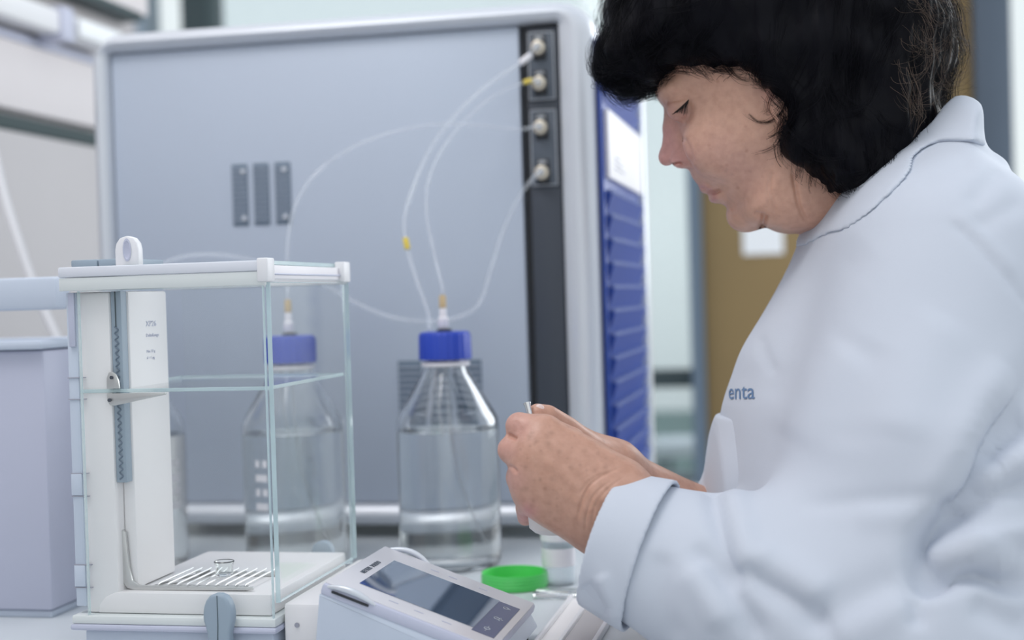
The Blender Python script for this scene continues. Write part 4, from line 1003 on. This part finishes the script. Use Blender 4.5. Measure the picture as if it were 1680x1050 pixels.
def strands(ids, name, mat, length, lift, radius, curl, kids=14, npts=10, jitter=0.25, spread=.0035, lockcurl=0.0):
    rows, rad = [], []
    for i in ids:
        p = hv2[i].copy(); L = length * random.uniform(.6, 1.4); st = L / (npts - 1)
        d = flow[i] * 1.0 + np.array([0, 0, -.25]) + rng.normal(0, jitter, 3); cu_ = curl * random.uniform(-1, 1); row = []; wv = random.uniform(0, 6.28)
        hgt = random.uniform(.1, 1) ** 1.5 * lift
        for k in range(npts):
            t = k / (npts - 1); co, j, dist = kd.find(p); n = hv2n[j]
            s = (p - hv2[j]) @ n; tgt = hgt * (math.sin(t * 2.2) + .15)
            if dist < 0.012 + hgt: p = p + n * (tgt - s) * (0.9 if k == 0 else .55)
            row.append(p.copy()); d = d / np.linalg.norm(d)
            d = d - n * (d @ n) * 0.6 + np.cross(n, d) * (cu_ * .35 + .22 * math.sin(wv + t * 5)) + np.array([0, 0, -.05]) + n * lockcurl * t
            p = p + d / np.linalg.norm(d) * st
        row = np.array(row); tt = np.linspace(0, 1, npts)[:, None]
        for c in range(kids):
            off = rng.normal(0, 1, 3) * spread; off2 = rng.normal(0, 1, 3) * spread * .35
            m = max(5, int(npts * random.uniform(.7, 1.0))); rows.append((row + off * (1 - tt * .75) + off2 * np.sin(tt * 4 + c))[:m]); rad.append(radius * random.uniform(.6, 1.3))
    return blades(rows, name, mat, rad)
near = np.nonzero((hv2[:, 1] < HY + 0.05))[0]
strands(rng.choice(near, 520), 'hair_strands', M['hair'], 0.060, 0.0075, 0.00015, 0.7, 16)
pxh, _ = proj(hv2); fringe = np.nonzero((pxh[:, 0] < 1100) & (pxh[:, 1] > 30))[0]
strands(rng.choice(fringe, 130), 'fringe_strands', M['hair'], 0.034, 0.006, 0.00013, 0.8, 10, spread=.0028)
edge_ = np.nonzero((pxh[:, 0] > 1085) & (pxh[:, 0] < 1300) & (pxh[:, 1] > 60) & (hv2[:, 1] < HY - .03))[0]
strands(rng.choice(edge_, 60), 'temple_strands', M['hair'], 0.030, 0.004, 0.00010, 1.2, 6, spread=.0022)
back = np.nonzero((pxh[:, 0] > 1470) & (pxh[:, 1] < 170) & (pxh[:, 1] > -40))[0]
strands(rng.choice(back, 70), 'flyaway_strands', M['wisp'], 0.050, 0.016, 0.00011, 1.8, 7, 12, .5, .005, .5)
# loose curls lying on the cheek and at the nape
rows = []
def curl_on_face(pts, n, spread, r):
    for _ in range(n):
        off = rng.normal(0, spread, 2); row = []
        for k, (x, y) in enumerate(pts):
            h_, n_ = hit(x + off[0] * (1 + k * .2), y + off[1], btree)
            if h_ is None: continue
            row.append(np.array(h_) + np.array(n_) * 0.0012)
        if len(row) > 3: rows.append(catmull(row, 3))
curl_on_face([(1284, 135), (1288, 165), (1280, 186), (1264, 199), (1247, 201), (1236, 196), (1228, 188)], 14, 1.6, 1)
curl_on_face([(1276, 140), (1266, 165), (1262, 182), (1256, 188)], 10, 3.0, 1)
curl_on_face([(1150, 96), (1168, 112), (1186, 118), (1200, 116)], 10, 2.5, 1)
curl_on_face([(1190, 105), (1204, 122), (1216, 130), (1232, 132)], 12, 4.0, 1)
curl_on_face([(1290, 215), (1278, 236), (1262, 246), (1246, 250)], 9, 5.0, 1)
curl_on_face([(1292, 245), (1280, 262), (1266, 268)], 8, 5.0, 1)
curl_on_face([(1300, 262), (1306, 285), (1312, 300)], 10, 4.0, 1)
blades(rows, 'face_curls', M['hair'], 0.00013)
rows = []
for _ in range(150):
    x, y, d = random.uniform(1510, 1552), random.uniform(20, 160), HD + random.uniform(-.03, .03); a = random.uniform(-.6, .9); row = []; tw = random.uniform(-.5, .5)
    for k in range(12):
        row.append(atL(x, y, d)); x += 5.5 * math.cos(a); y += 5.5 * math.sin(a); a += tw + random.uniform(-.12, .12)
    rows.append(row)
blades(rows, 'nape_curls', M['wisp'], 0.00013)
rows = []
for _ in range(26):
    x, y, d = random.uniform(1505, 1535), random.uniform(95, 150), HD + random.uniform(-.03, .03); a = random.uniform(-.2, .5); row = []; tw = random.uniform(-.28, -.05)
    for k in range(12):
        row.append(atL(x, y, d)); x += 6.5 * math.cos(a); y += 6.5 * math.sin(a); a += tw
    rows.append(row)
blades(rows, 'nape_locks', M['hair'], 0.00016)

# ------------------------------------------------------------------ lab coat
TD = 1.14; TY = float(atL(1450, 600, TD)[1])
coat_px = [(1571, 166), (1523, 167), (1470, 210), (1400, 270), (1358, 315), (1322, 380), (1303, 425), (1284, 462), (1255, 512), (1218, 572), (1203, 615), (1188, 662), (1180, 715), (1172, 775), (1168, 850), (1168, 960), (1175, 1100), (1190, 1260), (1230, 1420), (1620, 1480), (1830, 1400), (1900, 1150), (1880, 900), (1830, 650), (1760, 440), (1690, 340), (1640, 292), (1632, 268), (1612, 252), (1597, 240), (1590, 190)]
coat_poly = Poly2(coat_px, TD, 4, 0.002, 0.12)
zc0, zc1 = atL(1500, 215, TD)[2], atL(1500, 470, TD)[2]
def coat_core(p):
    t = np.clip((zc0 - p[:, 2]) / (zc0 - zc1), 0, 1); t = t * t * (3 - 2 * t)
    Wm = 0.100 + 0.062 * t; R = 0.062 + 0.070 * t
    d = inflate(p, coat_poly, TY, Wm, R)
    a = chain(p, [(SH_N, .072), (atL(1520, 760, .965), .082), (EL_N, .080)])
    f = chain(p, [(EL_N, .080), (atL(1250, 985, .965), .068), (atL(1058, 908, .993), .0505), (atL(1028, 898, .998), .0490)])
    a = smin(a, f, .05)
    a2 = chain(p, [(SH_F, .072), (EL_F, .07), (atL(1230, 905, 1.20), .052), (atL(1200, 890, 1.18), .048)], .03)
    d = smin(d, a, 0.055); return smin(d, a2, 0.018)
neck_in = [(atL(1420, 150, HD), .076), (atL(1470, 330, HD), .066), (atL(1500, 430, HD), .05)]
def coat_fn(p):
    d = coat_core(p)
    hol = chain(p, neck_in); d = smax(d, -hol, .006)
    # sleeve mouths
    fa = atL(1028, 898, .998) - atL(1250, 985, .965); fa /= np.linalg.norm(fa)
    m = chain(p, [(atL(1100, 925, .987), .036), (atL(960, 870, 1.01), .046)])
    d = smax(d, -m, .004)
    d = smax(d, (p - V3(atL(1030, 899, .998))) @ V3(fa) - (np.abs(p[:, 1]) > 9), .004)
    return d
lo_c, hi_c = bnd([atL(1000, 140, .85), atL(1920, 1500, 1.36)], 0.03)
cv, cq = sdf_mesh([(coat_fn, lo_c, hi_c)], 0.0034)
cq = orient(cv, cq); cv = relax(cv, cq, 3, 0.5)
# broad cloth undulation, then the folds of the photograph
nn = normals(cv, cq)
und = np.array([mnoise.noise(Vector((p[0] * 9 + p[2] * 6, p[1] * 9, p[2] * 4 - p[0] * 3))) * .0035 + mnoise.noise(Vector((p[0] * 24 - p[2] * 14, p[1] * 18, p[2] * 9 + p[0] * 12 + 3))) * .0012 for p in cv])
pxc, dcv = proj(cv); soft = np.clip((pxc[:, 1] - 330) / 250, 0.1, 1); cv = cv + nn * (und * soft)[:, None]
cv = sculpt(cv, cq, [
    ([(1690, 610), (1640, 700), (1598, 780), (1560, 840), (1532, 884), (1500, 962)], 30, 24 * mm),
    ([(1660, 600), (1615, 690), (1572, 770), (1530, 850)], 34, -9 * mm),
    ([(1498, 965), (1540, 952), (1600, 938), (1640, 946), (1690, 966)], 18, 15 * mm),
    ([(1520, 926), (1590, 904), (1660, 926)], 26, -8 * mm),
    ([(1700, 795), (1640, 808), (1575, 836), (1540, 850)], 17, 9 * mm),
    ([(1690, 690), (1650, 720), (1620, 770)], 22, 8 * mm),
    ([(1690, 870), (1640, 878), (1580, 900)], 22, -7 * mm),
    ([(1700, 745), (1650, 765), (1600, 805)], 22, -6 * mm),
    ([(1600, 985), (1640, 1010), (1690, 1030)], 24, 6 * mm),
    ([(1498, 985), (1504, 1004), (1500, 1030)], 16, 6 * mm),
    ([(1560, 810), (1480, 818), (1400, 822), (1310, 830)], 15, 2.4 * mm),
    ([(1556, 836), (1480, 846), (1400, 850)], 22, -2.0 * mm),
    ([(1138, 890), (1166, 930), (1200, 974), (1230, 1018), (1250, 1060)], 20, 7 * mm),
    ([(1130, 930), (1160, 975), (1190, 1030)], 26, -5 * mm),
    ([(1168, 792), (1180, 850), (1190, 905), (1206, 972)], 18, 7 * mm),
    ([(1200, 800), (1216, 870), (1236, 935)], 24, -6 * mm),
    ([(1215, 930), (1262, 960), (1310, 992), (1350, 1040)], 20, 7 * mm),
    ([(1235, 905), (1295, 940), (1360, 985)], 30, -5 * mm),
    ([(1085, 905), (1080, 950), (1090, 1010), (1110, 1060)], 22, 4 * mm),
    ([(1330, 1030), (1400, 985), (1480, 950)], 34, 5 * mm),
    ([(1370, 1050), (1440, 1015), (1490, 985)], 30, -4 * mm),
    ([(1557, 361), (1598, 396), (1654, 458), (1700, 520)], 5, 2.6 * mm),
    ([(1565, 350), (1610, 388), (1668, 450)], 11, -2.0 * mm),
    ([(1244, 548), (1252, 580), (1266, 612)], 9, 1.6 * mm),
    ([(1420, 395), (1350, 470), (1300, 560), (1270, 660)], 36, 4.0 * mm),
    ([(1290, 720), (1340, 640), (1400, 570)], 40, -3.0 * mm),
    ([(1440, 560), (1400, 640), (1380, 740)], 44, 2.5 * mm),
    ([(1560, 520), (1500, 620), (1470, 720)], 50, -3.0 * mm),
    ([(1596, 262), (1560, 280), (1500, 300)], 14, 1.8 * mm),
    ([(1640, 276), (1616, 304), (1590, 336)], 14, 2.6 * mm),
    ([(1680, 330), (1640, 350), (1600, 372)], 16, 2.0 * mm)])
cv = relax(cv, cq, 2, .5)
coat = q_obj(cv, cq, 'lab_coat', M['coat'])
cten = BVHTree.FromPolygons(cv.tolist(), cq.tolist())

def patch(px_poly, name, lift, yr, depth=1.06, h=0.0026, k=0.004, smooth=False, xr=None):
    pol = Poly2(px_poly, depth, 4, 0.0015, 0.1, smooth)
    def fn(p):
        d = coat_core(p); lf = lift if xr is None else lift[0] + (lift[1] - lift[0]) * np.clip((p[:, 0] - xr[0]) / (xr[1] - xr[0]), 0, 1); d = smax(d - lf, -(d + 0.012), .001); d = smax(d, -pol(p), k)
        d = smax(d, -chain(p, neck_in), .004)
        return smax(smax(d, p[:, 1] - yr[1], .004), yr[0] - p[:, 1], .004)
    q_ = np.array([atL(x, y, depth) for x, y in px_poly]); l, u = q_.min(0) - .03, q_.max(0) + .03; l[1], u[1] = yr[0] - .01, yr[1] + .01
    v, q = sdf_mesh([(fn, l, u)], h); q = orient(v, q); v = relax(v, q, 2, .5); return q_obj(v, q, name, M['coat'])
patch([(1560, 140), (1620, 150), (1620, 232), (1594, 241), (1560, 236), (1526, 238), (1490, 262), (1455, 297), (1400, 352), (1348, 402), (1306, 438), (1262, 470), (1262, 400), (1300, 340), (1380, 250), (1500, 140)], 'collar', (.0006, .0034), (TY - .2, TY + .2), smooth=True, xr=(atL(1310, 400, 1.06)[0], atL(1480, 300, 1.06)[0]))
patch([(1120, 684), (1300, 684), (1300, 1000), (1100, 1000)], 'chest_pocket', (.0046, -.0040), (TY - .10, TY + .03), depth=1.12, h=.0018, k=.0015, xr=(atL(1176, 700, 1.12)[0], atL(1214, 700, 1.12)[0]))

# turned cuff of the near sleeve
wa, wb = atL(1250, 985, .965), atL(955, 872, 1.006); ax = wb - wa; ax /= np.linalg.norm(ax)
cA, cB = atL(1062, 908, .9925), atL(992, 880, 1.0035)
def cuff_fn(p):
    s = (p - V3(cA)) @ V3(ax); L = float((cB - cA) @ ax)
    r = np.linalg.norm(p - V3(cA) - s[:, None] * V3(ax), axis=1); t = np.clip(s / L, -.5, 1.2)
    ang = np.arctan2(p[:, 2] - cA[2], p[:, 1] - cA[1])
    rad = 0.0535 - 0.0055 * t + 0.0012 * np.sin(3 * ang + 1) ; d = np.abs(r - rad) - 0.0016
    return smax(smax(d, s - L, .0015), -s - 0.004, .0015)
v, q = sdf_mesh([(cuff_fn, *bnd([cA, cB], .075))], 0.0016); q = orient(v, q)
v = relax(v, q, 2, .5)
v = sculpt(v, q, [([(955, 960), (975, 985), (1000, 1010)], 14, 4 * mm), ([(985, 940), (1000, 980), (1012, 1020)], 12, -3 * mm)])
q_obj(v, q, 'cuff', M['coat'])

# embroidered letters on the chest
def emb(x, y, n):
    px_, py_ = 1196 + x, 655 - y - x * 0.02
    h_, n_ = hit(px_, py_, cten)
    if h_ is None: h_, n_ = hit(px_ + 8, py_, cten)
    return h_ + n_ * (0.0006 + n * 0.00002)
cu = bpy.data.curves.new('t', 'FONT'); cu.body = 'enta'; cu.size = 37; cu.resolution_u = 4; cu.offset = 0.1
o = bpy.data.objects.new('t', cu); me = bpy.data.meshes.new_from_object(o); bm = bmesh.new(); bm.from_mesh(me); bpy.data.objects.remove(o)
bmesh.ops.triangulate(bm, faces=bm.faces[:]); bmesh.ops.subdivide_edges(bm, edges=bm.edges[:], cuts=1)
xs = [v.co.x for v in bm.verts]; wmax = max(xs)
for v in bm.verts:
    u = v.co.x / wmax
    v.co = emb(43 * (0.72 * u + 0.28 * u * u), v.co.y, v.co.z)
link(bm, 'embroidered_lettering', M['blue_thread'], person)

# trousers, out of the picture below
def leg_fn(p):
    d = None
    for s in (-1, 1):
        o_ = np.array([0, s * .09, 0]); c = chain(p, [(atL(1560, 1500, 1.13) + o_, .085), (atL(1080, 1515, 1.13) + o_, .066), (atL(1050, 2350, 1.13) + o_, .050)])
        d = c if d is None else smin(d, c, .02)
    return d
v, q = sdf_mesh([(leg_fn, *bnd([atL(1640, 1400, .95), atL(950, 2460, 1.32)], .06))], 0.006); q = orient(v, q)
q_obj(v, q, 'trousers', M['trousers'])
for s in (-1, 1):
    a = atL(1050, 2360, 1.13) + np.array([0, s * .09, 0]); zf = 0.0
    b = MB(); b.box((a[0] - .17, a[1] - .042, zf), (a[0] + .06, a[1] + .042, max(a[2], .06)), 0.025, 3); b.done('shoe', M['black'], person)

# stool she sits on
sp_ = PERSON_ROT @ Vector(atL(1570, 1500, 1.13)); zs = sp_.z - 0.092
ls = thing('lab_stool', 'round black laboratory stool under the seated woman', 'stool', (sp_.x, sp_.y, 0))
b = MB(); b.lathe((sp_.x, sp_.y, 0), [(0.02, zs - .05), (0.13, zs - .05), (0.15, zs - .035), (0.15, zs - .012), (0.13, zs), (0.02, zs)], 36); b.done('seat', M['black'], ls)
b = MB(); b.cyl((sp_.x, sp_.y, .06), (sp_.x, sp_.y, zs - .051), 0.025); b.done('column', M['chrome'], ls)
for k in range(5):
    a = k * 2 * math.pi / 5; b = MB(); b.tube([(sp_.x + .03 * math.cos(a), sp_.y + .03 * math.sin(a), .07), (sp_.x + .18 * math.cos(a), sp_.y + .18 * math.sin(a), .02)], [.02, .014]); b.done('leg', M['chrome'], ls)

# ------------------------------------------------------------------ what she holds
def to_room(p): return PERSON_ROT @ Vector(p)
c0, c1 = to_room(cup0), to_room(cup1); d_ = (c1 - c0).normalized(); L = (c1 - c0).length
b = MB(); b.lathe(c0, [(0.001, 0), (0.0130, 0), (0.0152, 0.0010), (CR, 0.0042), (CR + .0004, L), (CR - .0010, L), (CR - .0014, 0.004), (0.001, 0.0025)], 36, axis=d_)
tag(b.done('sample_cup', M['cup']), 'small matt white cup clasped in the woman\'s hands', 'cup')
s0, s1 = to_room(hp_(893, 775, 1.043)), to_room(hp_(864.5, 661, 1.060)); d_ = (s1 - s0).normalized(); L = (s1 - s0).length
b = MB(); b.lathe(s0, [(0.0005, 0), (0.0022, .001), (0.0023, L - .002), (0.0029, L - .0008), (0.0029, L), (0.0022, L), (0.0020, L - .004), (0.0005, L - .006)], 20, axis=d_)
tag(b.done('spatula', M['chrome']), 'thin steel spatula rod sticking up between the fingers', 'spatula')
